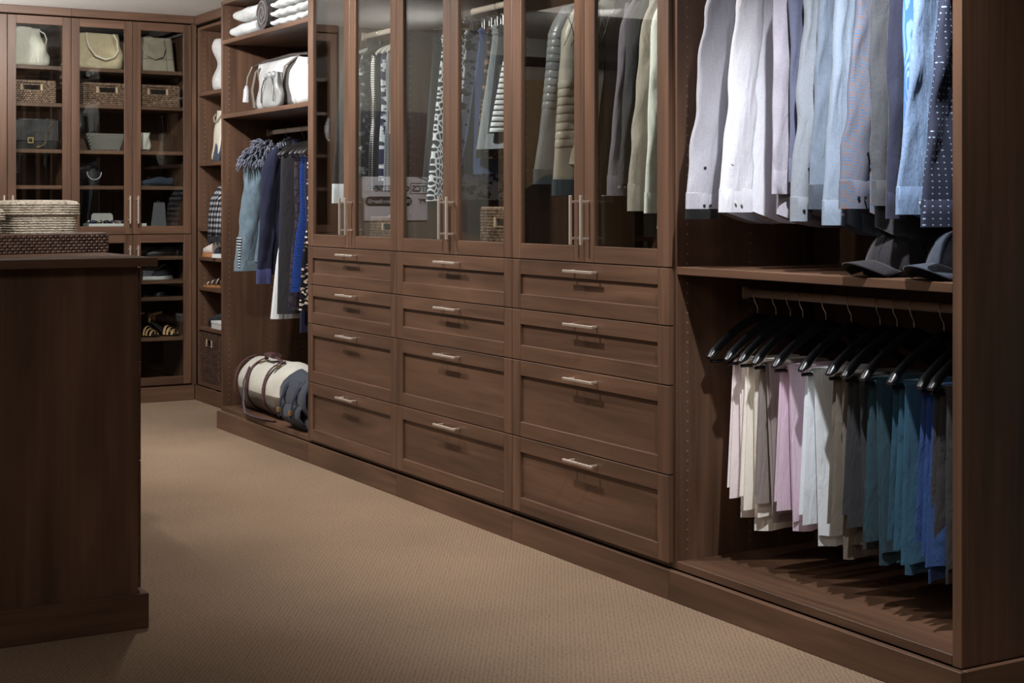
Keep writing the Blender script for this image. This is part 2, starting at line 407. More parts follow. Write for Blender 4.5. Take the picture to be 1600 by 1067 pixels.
# --- three cabinets of drawers under glass doors
YB = [4.0, 5.0135, 6.0265, 7.040]
DZ = [.117, .403, .693, .886, 1.075]
UL = ['glass-door wardrobe cabinet with four drawers, beside the open shirt bay',
      'glass-door wardrobe cabinet with four drawers, the middle one of the three',
      'glass-door wardrobe cabinet with four drawers, beside the bay with the duffel bag']
for k in range(3):
    y0, y1 = YB[k], YB[k+1]; ym = (y0+y1)/2
    r = thing('wardrobe_cabinet', UL[k], 'cabinet', (CX, ym, 0), 0, 'glass-door wardrobe cabinets over drawers', True)
    a, b_ = y0+.0005, y1-.0005; h = .0125
    pa = a if k == 0 else a
    P('side_panel', r, MB().box(CX, BX, a, a+h, .1, TOPZ), W_Z); P('side_panel', r, MB().box(CX, BX, b_-h, b_, .1, TOPZ), W_Z)
    P('back_panel', r, MB().box(BX, BX+.012, a, b_, .1, TOPZ), W_Z)
    P('bottom_panel', r, MB().box(CX, BX, a+h, b_-h, .1, .118), W_Y)
    P('deck', r, MB().box(CX, BX, a+h, b_-h, 1.062, 1.086), W_Y)
    P('top_panel', r, MB().box(CX, BX, a+h, b_-h, TOPZ-.02, TOPZ), W_Y)
    plinth(r, a, b_); crown(r, a, b_)
    rod(r, a+h, b_-h, 2.13)
    pins(r, b_-h-.0001, (CX+.04, BX-.09), 1.25, 2.40, -1); pins(r, a+h+.0001, (CX+.04, BX-.09), 1.25, 2.40, 1)
    for q in range(4):
        d = shaker_y('drawer', y0, y1, DZ[q], DZ[q+1], r, st=.061, rl=.056)
        zc = DZ[q+1]-.031
        bar_handle('handle', (FX-.035, ym-.09-.012, zc), (FX-.035, ym+.09-.012, zc), (-1, 0, 0), d)
    for q, (p0, p1) in enumerate(((y0, ym), (ym, y1))):
        d = shaker_y('door', p0, p1, DZ[4], TOPZ-.004, r, st=.064, rl=.058, glassy=True)
        yy = ym-.034 if q == 0 else ym+.034
        bar_handle('handle', (FX-.035, yy, 1.143), (FX-.035, yy, 1.308), (-1, 0, 0), d)

# --- open bay with shirts and trousers
r = thing('hanging_bay', 'open hanging bay with shirts over trousers and a shelf of caps', 'cabinet', (CX, 3.38, 0), 0, None, True)
P('side_panel', r, MB().box(CX, BX, 3.984, 3.9995, .1, TOPZ), W_Z)
P('end_panel', r, MB().box(CX, BX+.02, 2.768, 2.800, .098, TOPZ), W_Z)
P('back_panel', r, MB().box(BX, BX+.012, 2.80, 3.9995, .1, TOPZ), W_Z)
P('bottom_panel', r, MB().box(CX, BX, 2.80, 3.984, .1, .127), W_Y)
P('shelf', r, MB().box(CX, BX-.001, 2.8005, 3.9835, 1.053, 1.079), W_Y)
P('top_panel', r, MB().box(CX, BX, 2.80, 3.984, TOPZ-.02, TOPZ), W_Y)
P('plinth', r, MB().box(FX, FX+.02, 2.750, 3.9995, 0, PL), W_Y)
P('plinth', r, MB().box(FX+.02, BX+.02, 2.750, 2.767, 0, PL), W_X)
crown(r, 2.75, 3.9995)
rod(r, 2.80, 3.984, .9875); rod(r, 2.80, 3.984, 2.13)
pins(r, 3.9839, (CX+.041, 3.22, 3.41), .16, 2.4, -1)

# --- open bay with coats, bags and folded throws
r = thing('hanging_bay', 'open hanging bay holding coats above a duffel bag, folded throws on its top shelf', 'cabinet', (CX, 7.70, 0), 0, None, True)
P('side_panel', r, MB().box(CX, BX, 7.0405, 7.053, .1, TOPZ), W_Z)
P('side_panel', r, MB().box(CX, BX, 8.361, 8.386, .1, TOPZ), W_Z)
P('back_panel', r, MB().box(BX, BX+.012, 7.0405, 8.386, .1, TOPZ), W_Z)
P('bottom_panel', r, MB().box(CX, BX, 7.053, 8.361, .1, .127), W_Y)
for z in (2.221, 1.797): P('shelf', r, MB().box(CX, BX-.001, 7.0535, 8.3605, z-.024, z), W_Y)
P('top_panel', r, MB().box(CX, BX, 7.053, 8.361, TOPZ-.02, TOPZ), W_Y)
plinth(r, 7.0405, 8.400); crown(r, 7.0405, 8.400); rod(r, 7.053, 8.361, 1.70)
pins(r, 8.3609, (CX+.04, 3.22, 3.41), .16, 2.4, -1)

# --- shallow corner shelves
KX = 3.212
r = thing('corner_shelf_unit', 'narrow open shelf unit of shoes and bags in the room corner', 'shelf', (KX, 9.02, 0), 0, None, True)
P('side_panel', r, MB().box(KX, BX, 9.655, 9.685, .1, TOPZ), W_Z)
P('side_panel', r, MB().box(KX, BX, 8.3870, 8.41, .1, TOPZ), W_Z)
P('back_panel', r, MB().box(BX, BX+.012, 8.387, 9.685, .1, TOPZ), W_Z)
for z in (2.015, 1.558, 1.133, .942, .746, .486, .127): P('shelf', r, MB().box(KX, BX-.001, 8.4105, 9.6545, z-.024, z), W_Y)
P('top_panel', r, MB().box(KX, BX, 8.41, 9.655, TOPZ-.02, TOPZ), W_Y)
P('plinth', r, MB().box(3.195, 3.211, 8.401, 9.687, 0, PL), W_Y)
P('crown_moulding', r, MB().box(3.190, 3.225, 8.401, 9.687, TOPZ+.015, CZ-.001), W_Y)
pins(r, 9.6549, (KX+.04, BX-.05), .16, 2.4, -1)

# --- glass cabinets along the back
BY, BYC, BYB = 9.69, 9.711, 10.27
XE = [1.610, 2.392, 3.175]; XD = [2.001, 2.784]
BL = ['tall glass-fronted cabinet on the back wall beside the painted wall', 'tall glass-fronted cabinet on the back wall next to the corner shelves']
SHU = (2.155, 1.922, 1.630, 1.403); SHL = (.945, .790, .678, .417)
for k in range(2):
    x0, x1, xm = XE[k], XE[k+1], XD[k]
    r = thing('display_cabinet', BL[k], 'cabinet', (xm, BYC, 0), 0, 'tall glass-fronted back cabinets', True)
    h = .0125; a, b_ = x0+.0005, x1-.0005
    P('side_panel', r, MB().box(a, a+h, BYC, BYB, .1, TOPZ+.02), W_Z); P('side_panel', r, MB().box(b_-h, b_, BYC, BYB, .1, TOPZ+.02), W_Z)
    P('back_panel', r, MB().box(a, b_, BYB, BYB+.012, .1, TOPZ+.02), W_Z)
    P('bottom_panel', r, MB().box(a+h, b_-h, BYC, BYB, .1, .127), W_X)
    P('deck', r, MB().box(a+h, b_-h, BYC, BYB, 1.115, 1.140), W_X)
    P('top_panel', r, MB().box(a+h, b_-h, BYC, BYB, TOPZ, TOPZ+.02), W_X)
    for z in SHU+SHL: P('shelf', r, MB().box(a+h+.0005, b_-h-.0005, BYC+.01, BYB-.001, z-.024, z), W_X)
    P('plinth', r, MB().box(a, 3.194 if k else b_, BY, BY+.02, 0, PL), W_X)
    P('crown_moulding', r, MB().box(a, 3.189 if k else b_, BY-.01, BY+.03, TOPZ+.025, CZ-.001), W_X)
    if k: P('filler_strip', r, MB().box(3.1755, 3.2115, BY+.012, BY+.03, PL, TOPZ+.024), W_Z)
    for q, (p0, p1) in enumerate(((x0, xm), (xm, x1))):
        hx = xm-.026 if q == 0 else xm+.026
        d = shaker_x('door', p0, p1, 1.090, TOPZ+.018, BY, r)
        bar_handle('handle', (hx, BY-.035, 1.165), (hx, BY-.035, 1.335), (0, -1, 0), d)
        d = shaker_x('door', p0, p1, .108, 1.089, BY, r)
        bar_handle('handle', (hx, BY-.035, .845), (hx, BY-.035, 1.015), (0, -1, 0), d)

# --- island
r = thing('island', 'tall wooden island with overhanging top holding a tray of baskets', 'island', (.35, 4.6, 0), 0, None, True)
IY0, IY1, IX0 = 4.545, 6.4, -.75
P('end_panel', r, MB().box(IX0, 1.322, IY0, IY0+.022, .1, 1.093), W_Z)
P('body', r, MB().box(IX0, 1.315, IY0+.023, IY1, .1, 1.093), W_Z)
for k in range(3):
    q0 = IY0+.024+k*.6; q1 = q0+.598
    for j, (z0, z1) in enumerate(((.115, .50), (.502, .80), (.802, 1.088))):
        d = obj('drawer', MB().box(1.316, 1.338, q0, q1, z0, z1), W_Y, r, bev=.0018)
        bar_handle('handle', (1.373, (q0+q1)/2-.09, z1-.03), (1.373, (q0+q1)/2+.09, z1-.03), (1, 0, 0), d)
P('plinth', r, MB().box(IX0-.02, 1.350, 4.526, IY1+.02, 0, .105), W_X)
P('countertop', r, MB().box(IX0-.03, 1.366, 4.488, IY1+.04, 1.0935, 1.120), W_X, bev=.002)

# --- things on the wall beyond (seen mirrored in the doors)
def text(name, s, size, loc, rot, m, parent, ext=.0006, bold=0.0024):
    c = bpy.data.curves.new(name, 'FONT'); c.body = s; c.size = size; c.align_x = 'LEFT'; c.extrude = ext; c.offset = bold
    o = bpy.data.objects.new(name, c); COL.objects.link(o); o.location = loc; o.rotation_euler = rot
    me = bpy.data.meshes.new_from_object(o.evaluated_get(bpy.context.evaluated_depsgraph_get()))
    bpy.data.objects.remove(o); bpy.data.curves.remove(c)
    me.materials.clear(); me.materials.append(m)
    o = bpy.data.objects.new(name, me); COL.objects.link(o); o.location = loc; o.rotation_euler = rot
    o['kind'] = 'stuff'; o.parent = parent; return o
SIGNW = plain('sign_white', (0.72, 0.71, 0.76), 0.5); SIGNP = plain('sign_photo_shelves', (0.10, 0.065, 0.055), 0.5, noise=.3)
r = thing('wall_sign', 'white and photo printed closet sign on the painted back wall', 'sign', (1.16, 9.718, 1.17))
def sx(X): return X-1.16
obj('sign_board', MB().box(-.255, .255, -.012, 0, 0, .31), SIGNW, r, bev=.001)
obj('photo_panel', MB().box(-.255, .255, -.012, 0, .312, .77), plain('sign_photo_dark', (.03, .025, .03), .5), r, bev=.001)
ph = MB()
for j in range(7):
    y = .345+j*.058
    ph.f.append(tuple(range(len(ph.v), len(ph.v)+4))); s_ = (j-3)*.022
    ph.v += [(-.25, -.0125, y+s_), (0.02, -.0125, y-s_*.15+.03), (0.02, -.0125, y-s_*.15+.034), (-.25, -.0125, y+s_+.011)]
for x in (-.25, -.19, -.12, -.05): ph.box(x, x+.008, -.0126, -.0122, .33, .76)
obj('shelf_picture', ph, SIGNP, r)
LET = plain('sign_lettering', (.02, .02, .025), .5)
RX90 = (radians(90), 0, 0)
fr = MB()
for b4 in ((-.249, -.119, .188, .193), (-.249, -.119, .262, .267), (-.249, -.244, .188, .267), (-.124, -.119, .188, .267)):
    fr.box(b4[0], b4[1], -.0135, -.012, b4[2], b4[3])
obj('logo_box', fr, LET, r)
text('lettering', 'TCS', .060, (-.241, -.0126, .206), RX90, LET, r)
text('lettering', 'CLOSETS\u00ae', .058, (-.112, -.0126, .206), RX90, LET, r)
text('lettering', 'BY', .044, (-.238, -.0126, .122), RX90, LET, r)
pl = MB(); n = 20
rr = []
for k in range(n+1):
    a = pi/2+pi*k/n; rr.append((-.10+.032*cos(a), .034*sin(a)))
for k in range(n+1):
    a = -pi/2+pi*k/n; rr.append((.20+.032*cos(a), .034*sin(a)))
pl.loft([[(p[0], y, .136+p[1]) for p in rr] for y in (-.012, -.0135)])
obj('logo_pill', pl, LET, r)
text('lettering', 'The Container Store\u00ae', .036, (-.122, -.0136, .124), RX90, SIGNW, r, .0006, .0010)
r = thing('framed_print', 'large tan print with a dark abstract shape in a black frame', 'picture', (-.28, 9.718, .55))
fr = MB().box(-.68, .68, -.035, 0, 1.76, 1.83).box(-.68, .68, -.035, 0, 0, .07).box(-.68, -.61, -.035, 0, .07, 1.76).box(.61, .68, -.035, 0, .07, 1.76)
obj('frame', fr, plain('black_lacquer', (.014, .011, .010), .3), r, bev=.004)
obj('mat_board', MB().box(-.61, .61, -.012, 0, .07, 1.76), plain('mat_board_tan', (.24, .20, .17), .8), r)
obj('print', MB().box(-.59, .59, -.016, -.0122, .10, 1.66), plain('print_tan', (.20, .13, .065), .7, noise=.25), r)
sh = MB(); pts = []
for k in range(40):
    a = 2*pi*k/40; q = 1+.18*sin(3*a+.5)+.09*sin(5*a+1)
    pts.append((.12+.33*q*cos(a), .58+.42*q*sin(a)))
sh.loft([[(p[0], y, p[1]) for p in pts] for y in (-.016, -.0166)])
obj('dark_shape', sh, BLACK, r)
# ------------------------------------------------------------------ hangers and clothes
def sgp(v, p): return math.copysign(abs(v)**p, v)
def hook_pts(sc_=1.0):
    pts = []
    for k in range(9):
        a = radians(-20)+radians(215)*k/8
        pts.append((.0185*cos(a)*sc_, 0, .0185*sin(a)*sc_ - .0018))
    pts += [(-.012, 0, -.026), (-.001, 0, -.043), (0, 0, -.052), (0, 0, -.078)]
    return pts
def make_hanger(name, label, cat, loc, m, half=.212, drop=.212, bar=True, tip=.021, group=None, barm=None):
    "contoured coat hanger hung in the plane across the rod; origin on the rod's axis"
    t = thing(name, label, cat, loc, 0, group)
    obj('hook', MB().tube(hook_pts(), .0021, 7, (0, 1, 0)), STEEL, t, smooth=True)
    mb = MB()
    for s in (-1, 1):
        pts, rr = [], []
        for k in range(11):
            q = k/10
            pts.append((s*half*q, -.012*q*q, -.078-.012*(1-q)**2-(drop-.078)*q**1.25+.012))
            rr.append((.016-.002*q, .0065+(tip-.0065)*max(0, (q-.55)/.45)**1.6))
        rr[-1] = (.006, tip*.55)
        mb.tube(pts, rr, 10, (0, 0, 1))
    b = obj('shoulder_arms', mb, m, t, smooth=True, kind=None)
    if bar:
        obj('trouser_bar', MB().tube([(-half*.95, -.008, -drop), (half*.95, -.008, -drop)], .0055, 8), barm or m, t, smooth=True)
    return t
def body_rings(w0, w1, th0, th1, z_neck, z_sh, z_hem, seed, neck=.075, amp=.012, nf=3.2, hem=.0, N_=36, cx=0, lean=0.0, waist=None, rows=12, lean_y=0.0):
    R = random.Random(seed); p1, p2, p3 = (R.uniform(0, 6.28) for _ in range(3))
    k1, k2 = nf*R.uniform(.8, 1.2), nf*2.1*R.uniform(.8, 1.2)
    rings = []
    prof = [(z_neck, neck, .018, 0), (z_neck-.012, neck+.012, .022, 0), (z_neck+(z_sh-z_neck)*.6, neck+(w0-neck)*.62, .026, 0), (z_sh, w0*.97, th0*.8, 0), (z_sh-.035, w0, th0, .05)]
    for k in range(1, rows+1):
        q = k/rows; ww = w0+(w1-w0)*q
        if waist: ww *= 1-waist*math.exp(-((q-.38)/.16)**2)
        prof.append((z_sh-.035+(z_hem-z_sh+.035)*q, ww, th0+(th1-th0)*q, q))
    def ring(z, a, b, q, inner=0):
        out = []
        for i in range(N_):
            f = 2*pi*i/N_
            x = (a-inner)*sgp(cos(f), .75); y = max(.002, b-inner)*sgp(sin(f), .8)
            s = x/max(.05, a)
            fold = amp*(.15+.85*q)*q**.5*(sin(k1*s*2+p1+q*.8)+.55*sin(k2*s*2+p2-q*.5))
            zz = z - hem*q*q*q*(1-s*s*1.1) + .004*sin(3*s+p3)*q
            out.append((cx+x+lean*q, y+fold+lean_y*q, zz))
        return out
    for z, a, b, q in prof: rings.append(ring(z, a, b, q))
    z, a, b, q = prof[-1]
    rings.append(ring(z+.004, a, b, q, .003)); rings.append(ring(z+.06, a*.97, b, q, .006))
    return rings
def sleeve_rings(x0, z0, Ls, a0, a1, b0, b1, drift, y0, dy, seed, wr=.004, N_=20, rows=30):
    R = random.Random(seed); p = [R.uniform(0, 6.28) for _ in range(4)]
    rings = []
    for k in range(rows+1):
        q = k/rows
        cx = x0+drift*(q**1.25)+.006*sin(q*3.2+p[0])*q; cy = y0+dy*q
        a = a0+(a1-a0)*q; b = b0+(b1-b0)*q
        sd = 1 if x0 > 0 else -1; h_ = max(0, 1-q/.13); g_ = sqrt(max(.03, 1-h_*h_*.97)); a *= .45+.55*g_; b *= .5+.5*g_; cx -= sd*.032*h_*h_; zup = .030*(1-h_*h_)*0+.034*h_*h_
        w_ = wr*(sin(q*15+p[1])+.6*sin(q*29+p[2]))*min(1, q*5)*min(1, (1-q)*6)
        ring = []
        for i in range(N_):
            f = 2*pi*i/N_
            x = a*sgp(cos(f), .85); y = b*sgp(sin(f), .85)
            ring.append((cx+x+w_*.5*sin(f+p[3]), cy+y+wr*1.1*sin(3.0*x/a+q*4+p[3])+w_*.4+wr*.55*sin(6.5*x/a+q*(19+6*sin(p[2]))+p[1])*min(1, (1-q)*5), z0-Ls*q+zup-h_*.30*(cx+x-x0)*(sd)+.002*sin(2*f+p[1])))
        rings.append(ring)
    return rings
def cuff_ring(last, z1, grow, m):
    "a band that carries on from a sleeve's last ring down to height z1"
    cx = sum(p[0] for p in last)/len(last); cy = sum(p[1] for p in last)/len(last)
    z0 = sum(p[2] for p in last)/len(last)
    R_ = lambda g, z, l=0: [(cx+(p[0]-cx)*g+l, cy+(p[1]-cy)*g, z) for p in last]
    return MB().loft([R_(.9, z0+.012), R_(grow, z0+.008), R_(grow*1.02, (z0+z1)/2), R_(grow*1.03, z1), R_(grow*.96, z1-.0005), R_(.82, z1+.02)]), (cx, cy, z0)
def button(parent, x, y, z, m, r=.0048):
    obj('button', MB().disc((x, y, z), (0, 1, 0), r, .003, 10), m, parent, smooth=True)
def shirt(name, label, cat, loc, m, seed, width=.225, length=.74, sl=.60, sa=(.066, .052), sb=(.026, .020), drift=-.06, thick=(.022, .020),
          cuff_m=None, band_m=None, btn=None, nbtn=2, group=None, hang=True, hang_m=None, collar=True, cuffs=True, amp=.010, neck_z=-.085, sh_z=-.145, sy=-.018, cl=.062, hem=.045, sleeve_m=None, sldy=-.004, wr=.0055, hinge=.0):
    t = thing(name, label, cat, loc, 0, group)
    zs = sh_z
    obj('body', MB().loft(body_rings(width, width*1.03, thick[0], thick[1], neck_z, zs, -length, seed, amp=amp, hem=hem)), m, t, smooth=True, ang=60)
    if collar:
        cy_ = min(1.0, (thick[1]+.001)/.0286)
        rr = [(.066*sgp(cos(2*pi*i/20), .9), .022*sin(2*pi*i/20)) for i in range(20)]
        mb = MB().loft([[(x*1.06, y*1.05*cy_, neck_z-.012) for x, y in rr], [(x*1.0, y*1.0*cy_, neck_z+.028) for x, y in rr], [(x*1.12, y*1.3*cy_, neck_z-.006) for x, y in rr]], False, False)
        obj('collar', mb, m, t, smooth=True, sol=.0015)
    for s in (-1, 1):
        rg = sleeve_rings(s*(width-.022), zs-.012, sl, sa[0], sa[1], sb[0], sb[1], drift if s < 0 else .012, sy if s < 0 else 0, sldy, seed+11+s, wr=wr)
        so = obj('sleeve', MB().loft(rg), sleeve_m or m, t, smooth=True, ang=70)
        if cuffs and s < 0:
            z1 = zs-.012-sl-cl
            cm, c = cuff_ring(rg[-1], z1, 1.02, m)
            co_ = obj('cuff', cm, cuff_m or m, so, smooth=True, ang=40)
            if band_m:
                bm_, _ = cuff_ring([(p[0], p[1], z1+.012) for p in rg[-1]], z1-.012, 1.05, band_m)
                obj('cuff_band', bm_, band_m, so, smooth=True, ang=40)
            if btn:
                ymin = min(p[1] for p in rg[-1])*1.03
                for k in range(nbtn): button(so, c[0]-.012+.024*k if nbtn > 1 else c[0]+.008, ymin-.0012, z1+.030, btn)
                if nbtn > 1:
                    rk = min(rg, key=lambda r_: abs(r_[0][2]-z1-.155)); pm = min(rk, key=lambda p: p[1]); button(so, pm[0], pm[1]-.0008, pm[2], btn)
    if hang: make_shirt_hanger(loc, width)
    return t
HANG_W = wood('hanger_wood', 0, 1.6)
shirt_hangers = []
def make_shirt_hanger(loc, width): shirt_hangers.append((loc, width))

F = {}
def fab(key, rgb, **k):
    if key not in F: F[key] = fabric(key, lin(rgb), **k)
    return F[key]
BTN_D = plain('dark_button', (.015, .015, .018), .35); BTN_W = plain('pearl_button', (.7, .7, .7), .3)
MB_ = MB
UZ = 2.13
SG = None
# shirts, from the drawer cabinets towards the end panel
shirts = [
 # name, u of the sleeve, material, label, options
 ('shirt', 1112, fab('grey_chambray', (172,172,182)), 'pale grey long-sleeved shirt with a black band under its cuff', dict(sl=.665, band_m=fab('black_trim', (23,23,24)), btn=BTN_D, sa=(.062, .060), drift=-.075)),
 ('shirt', 1161, fab('white_cotton', (212,213,222)), 'plain white long-sleeved dress shirt with a wide cuff', dict(sl=.655, btn=BTN_W, nbtn=2, sa=(.050, .062), drift=-.075)),
 ('shirt', 1218, fab('white_lilac', (165,161,174)), 'pale lilac-white shirt just behind the slate heather one, its tail hanging to a point', dict(sl=.60, sa=(.05, .045), drift=-.02, length=.88)),
 ('shirt', 1236, fab('slate_heather', (92,96,119), streak=(60, 60, 900)), 'slate lilac heather shirt with its sleeve bent forward at the elbow', dict(sl=.565, sa=(.045, .026), drift=-.010)),
 ('shirt', 1258, fab('pale_grey', (129,135,145)), 'pale grey shirt with a narrow cuff and two dark buttons', dict(sl=.68, btn=BTN_D, sa=(.032, .036), drift=-.045, sb=(.022, .018))),
 ('shirt', 1281, fab('grey_blue', (106,117,133)), 'grey-blue shirt with a darker slate cuff', dict(sl=.645, cuff_m=fab('slate_cuff', (69,76,87)), sa=(.036, .044), drift=-.03)),
 ('shirt', 1307, fab('ice_blue', (129,142,160)), 'ice-blue shirt with an unbuttoned narrow cuff', dict(sl=.69, sa=(.034, .038), drift=-.05, btn=BTN_W, nbtn=1, length=.90)),
 ('shirt', 1342, printed('zigzag_print', 'zigzag', lin((98,106,122)), lin((70,98,140)), 52, .20, lin((140,92,66))), 'grey-blue shirt printed with a small orange zigzag', dict(sl=.635, btn=BTN_D, sa=(.040, .052), drift=-.045, cl=.07)),
 ('shirt', 1370, fab('charcoal', (74,76,81)), 'charcoal grey shirt with a long loose tail', dict(sl=.635, sa=(.05, .040), drift=-.02, length=.92)),
 ('shirt', 1392, fab('midnight', (46,48,65)), 'midnight navy shirt hanging against the bright blue one', dict(sl=.67, sa=(.034, .034), drift=-.025)),
 ('shirt', 1414, printed('blue_pinstripe', 'pinstripe', lin((70,112,190)), lin((120,158,220)), 60, .5), 'bright blue pinstriped shirt almost hidden by the chambray one', dict(sl=.60, sa=(.034, .034), drift=.0)),
 ('shirt', 1436, fab('blue_chambray', (117,140,174), streak=(240, 240, 120), var=.22), 'light blue chambray shirt with one white cuff button', dict(sl=.655, btn=BTN_W, nbtn=1, sa=(.044, .056), drift=-.055, cl=.065)),
 ('shirt', 1478, printed('dotted_slate', 'dots', lin((50,54,72)), lin((150,170,195)), 62, .125), 'dark slate shirt with small pale dots, next to the end panel', dict(sl=.69, sa=(.052, .066), drift=-.055)),
]
ys = [max(2.856, min(3.93, yx(sh_[1], 2.97))) for sh_ in shirts]
for i, (nm, u, m, lab, k) in enumerate(shirts):
    y = ys[i]; k = dict(k); k.setdefault('length', .865)
    gap = min([abs(y-q) for j, q in enumerate(ys) if j != i])/2
    th = min(.030, gap-.004)
    k.setdefault('thick', (min(.026, th*.85), th)); k.setdefault('sb', (min(.022, th*.72), min(.018, th*.62))); k['sy'] = -min(.012, th*.3); k['wr'] = min(.0055, th*.2)
    shirt(nm, lab, 'shirt', (3.2, y, UZ), m, 100+i, group='shirts on the upper rod', amp=min(.008, th*.35), **k)

# --- trousers folded over black hangers on the lower rod
LZ = .9875
def trousers(label, loc, m, seed, half=.125, front=-.165, drop=.216, length=.50, spread=.016, splay=0.0, group=None, btn=True, lean=0.0):
    t = thing('trousers', label, 'trousers', loc, 0, group)
    R = random.Random(seed)
    cx = front+half
    for leg, (off, ln, fx) in enumerate(((.0, length, 0.0), (.009, length-.02-R.uniform(0, .02), R.uniform(-.012, .004)))):
        g = spread*.4+off; path = []
        zb = -drop+.0062+.0045+off
        for k in range(13): path.append((-g-.004, zb-ln+(ln-.012)*k/12))
        for a in (150, 110, 70, 30): path.append((g*cos(radians(a)), zb-.008+(.008)*sin(radians(a))))
        for k in range(9): path.append((g+.004, zb-.012-(ln*.86)*k/8))
        rings = []; n = 20; p = [R.uniform(0, 6.28) for _ in range(3)]
        th = .0042
        for j, (py, pz) in enumerate(path):
            q = max(0, 1-j/12) if j < 13 else 0
            q2 = max(0, (j-16)/8)
            y0, z0 = path[max(0, j-1)]; y1, z1 = path[min(len(path)-1, j+1)]
            tx, tz = y1-y0, z1-z0; l = sqrt(tx*tx+tz*tz) or 1
            nx, nz = -tz/l, tx/l
            ring = []
            hw = half*(1-.10*q)+.02*q2
            for i in range(n):
                f = 2*pi*i/n
                x = hw*sgp(cos(f), .6); d = th*sgp(sin(f), .7)
                s = x/hw
                w_ = (.006*q+.004*q2)*sin(4.2*s+p[0]+q*1.5)+.003*q*sin(9*s+p[1])
                ring.append((cx+x+fx+splay*q-lean*q*0, py+nx*d+w_-spread*q*.6+spread*q2*.3-lean*q, pz+nz*d+.003*sin(5*s+p[2])*q))
            rings.append(ring)
        lg = obj('leg', MB().loft(rings), m, t, smooth=True, ang=60)
        last = rings[0]
        if leg == 0:
            # hem band and the back pocket flap with its button
            cxx = sum(v[0] for v in last)/n; cyy = sum(v[1] for v in last)/n; zz = sum(v[2] for v in last)/n
            band = [[(cxx+(v[0]-cxx)*1.012, cyy+(v[1]-cyy)*1.16, v[2]+dz) for v in last] for dz in (-.001, .035)]
            obj('hem', MB().loft(band), m, lg, smooth=True, ang=50)
            if btn:
                tab = MB(); idx = [i for i in range(n) if sin(2*pi*i/n) < -.05 and -.75 < (rings[4][i][0]-cx)/half < .35]
                if len(idx) > 1:
                    up = [(rings[4][i][0], rings[4][i][1]-.0022, rings[4][i][2]) for i in idx]; lo = [(rings[3][i][0], rings[3][i][1]-.0022, rings[3][i][2]) for i in idx]
                    tab.loft([lo, up, [(p_[0], p_[1]+.004, p_[2]) for p_ in up], [(p_[0], p_[1]+.004, p_[2]) for p_ in lo]], False, False, wrap=False)
                    obj('pocket_flap', tab, m, lg)
                    q_ = lo[len(lo)//2]; button(lg, q_[0], q_[1]-.002, q_[2]+.012, BTN_D, .0055)
    return t
HT = [1104, 1132, 1154, 1173, 1208, 1247, 1291, 1317, 1343, 1389, 1432, 1452]
hl = ['black contoured hanger with nothing on it, first from the drawer cabinets'] + ['black contoured hanger holding the %s trousers' % s for s in
      ('blush white', 'cream', 'taupe', 'lilac pink', 'pale blue-white', 'khaki grey', 'charcoal', 'deep teal', 'petrol teal', 'royal blue', 'graphite')]
tr = [None,
 ('blush white cotton trousers folded over the second hanger of the lower rod', (238,228,230), .505, -.012),
 ('cream white trousers between the blush and the taupe pairs', (242,236,228), .535, -.012),
 ('taupe grey trousers between the cream and the lilac pairs', (146,136,132), .50, 0),
 ('lilac pink trousers folded over a black hanger', (218,196,214), .505, 0),
 ('pale blue-white trousers beside the lilac pair', (230,236,244), .53, 0),
 ('khaki grey trousers with turned hems', (120,112,102), .54, -.02),
 ('charcoal trousers half hidden between the khaki and teal pairs', (62,62,66), .50, 0),
 ('deep teal trousers, the darker of the two teal pairs', (52,78,90), .53, -.01),
 ('petrol teal trousers, the brighter of the two teal pairs', (58,98,122), .53, -.03),
 ('royal blue trousers folded over a black hanger', (62,92,150), .525, -.05),
 ('graphite brown-grey trousers, last before the end panel', (74,72,74), .525, -.03)]
proto = None
for i, u in enumerate(HT):
    y = yx(u, 2.99); y = min(3.93, y)
    loc = (3.2, y, LZ)
    if proto is None: proto = h = make_hanger('coat_hanger', hl[0], 'hanger', loc, BLACKG, group='black hangers on the lower rod')
    else: h = dup(proto, loc, radians(rnd.uniform(-2.5, 2.5)), hl[i])
    if tr[i]:
        lab, c, ln, sp = tr[i]
        key = 'trouser_cloth_%s' % '_'.join(map(str, c))
        trousers(lab, (3.2, y-.008, LZ), fab(key, c, weave=1400, var=.14), 300+i, length=ln-.012, splay=sp, group='trousers on the lower rod')

# hangers of the shirts (wooden)
p2 = None
for k, (loc, width) in enumerate(shirt_hangers):
    lab = 'dark wooden hanger inside the ' + shirts[k][3].replace('just behind', 'behind').split(',')[0]
    lab = ' '.join(lab.split()[:15])
    if p2 is None: p2 = make_hanger('shirt_hanger', lab, 'hanger', loc, BLACKG, half=.185, drop=.150, bar=False, tip=.012, group='hangers of the shirts')
    else: dup(p2, loc, 0, lab)

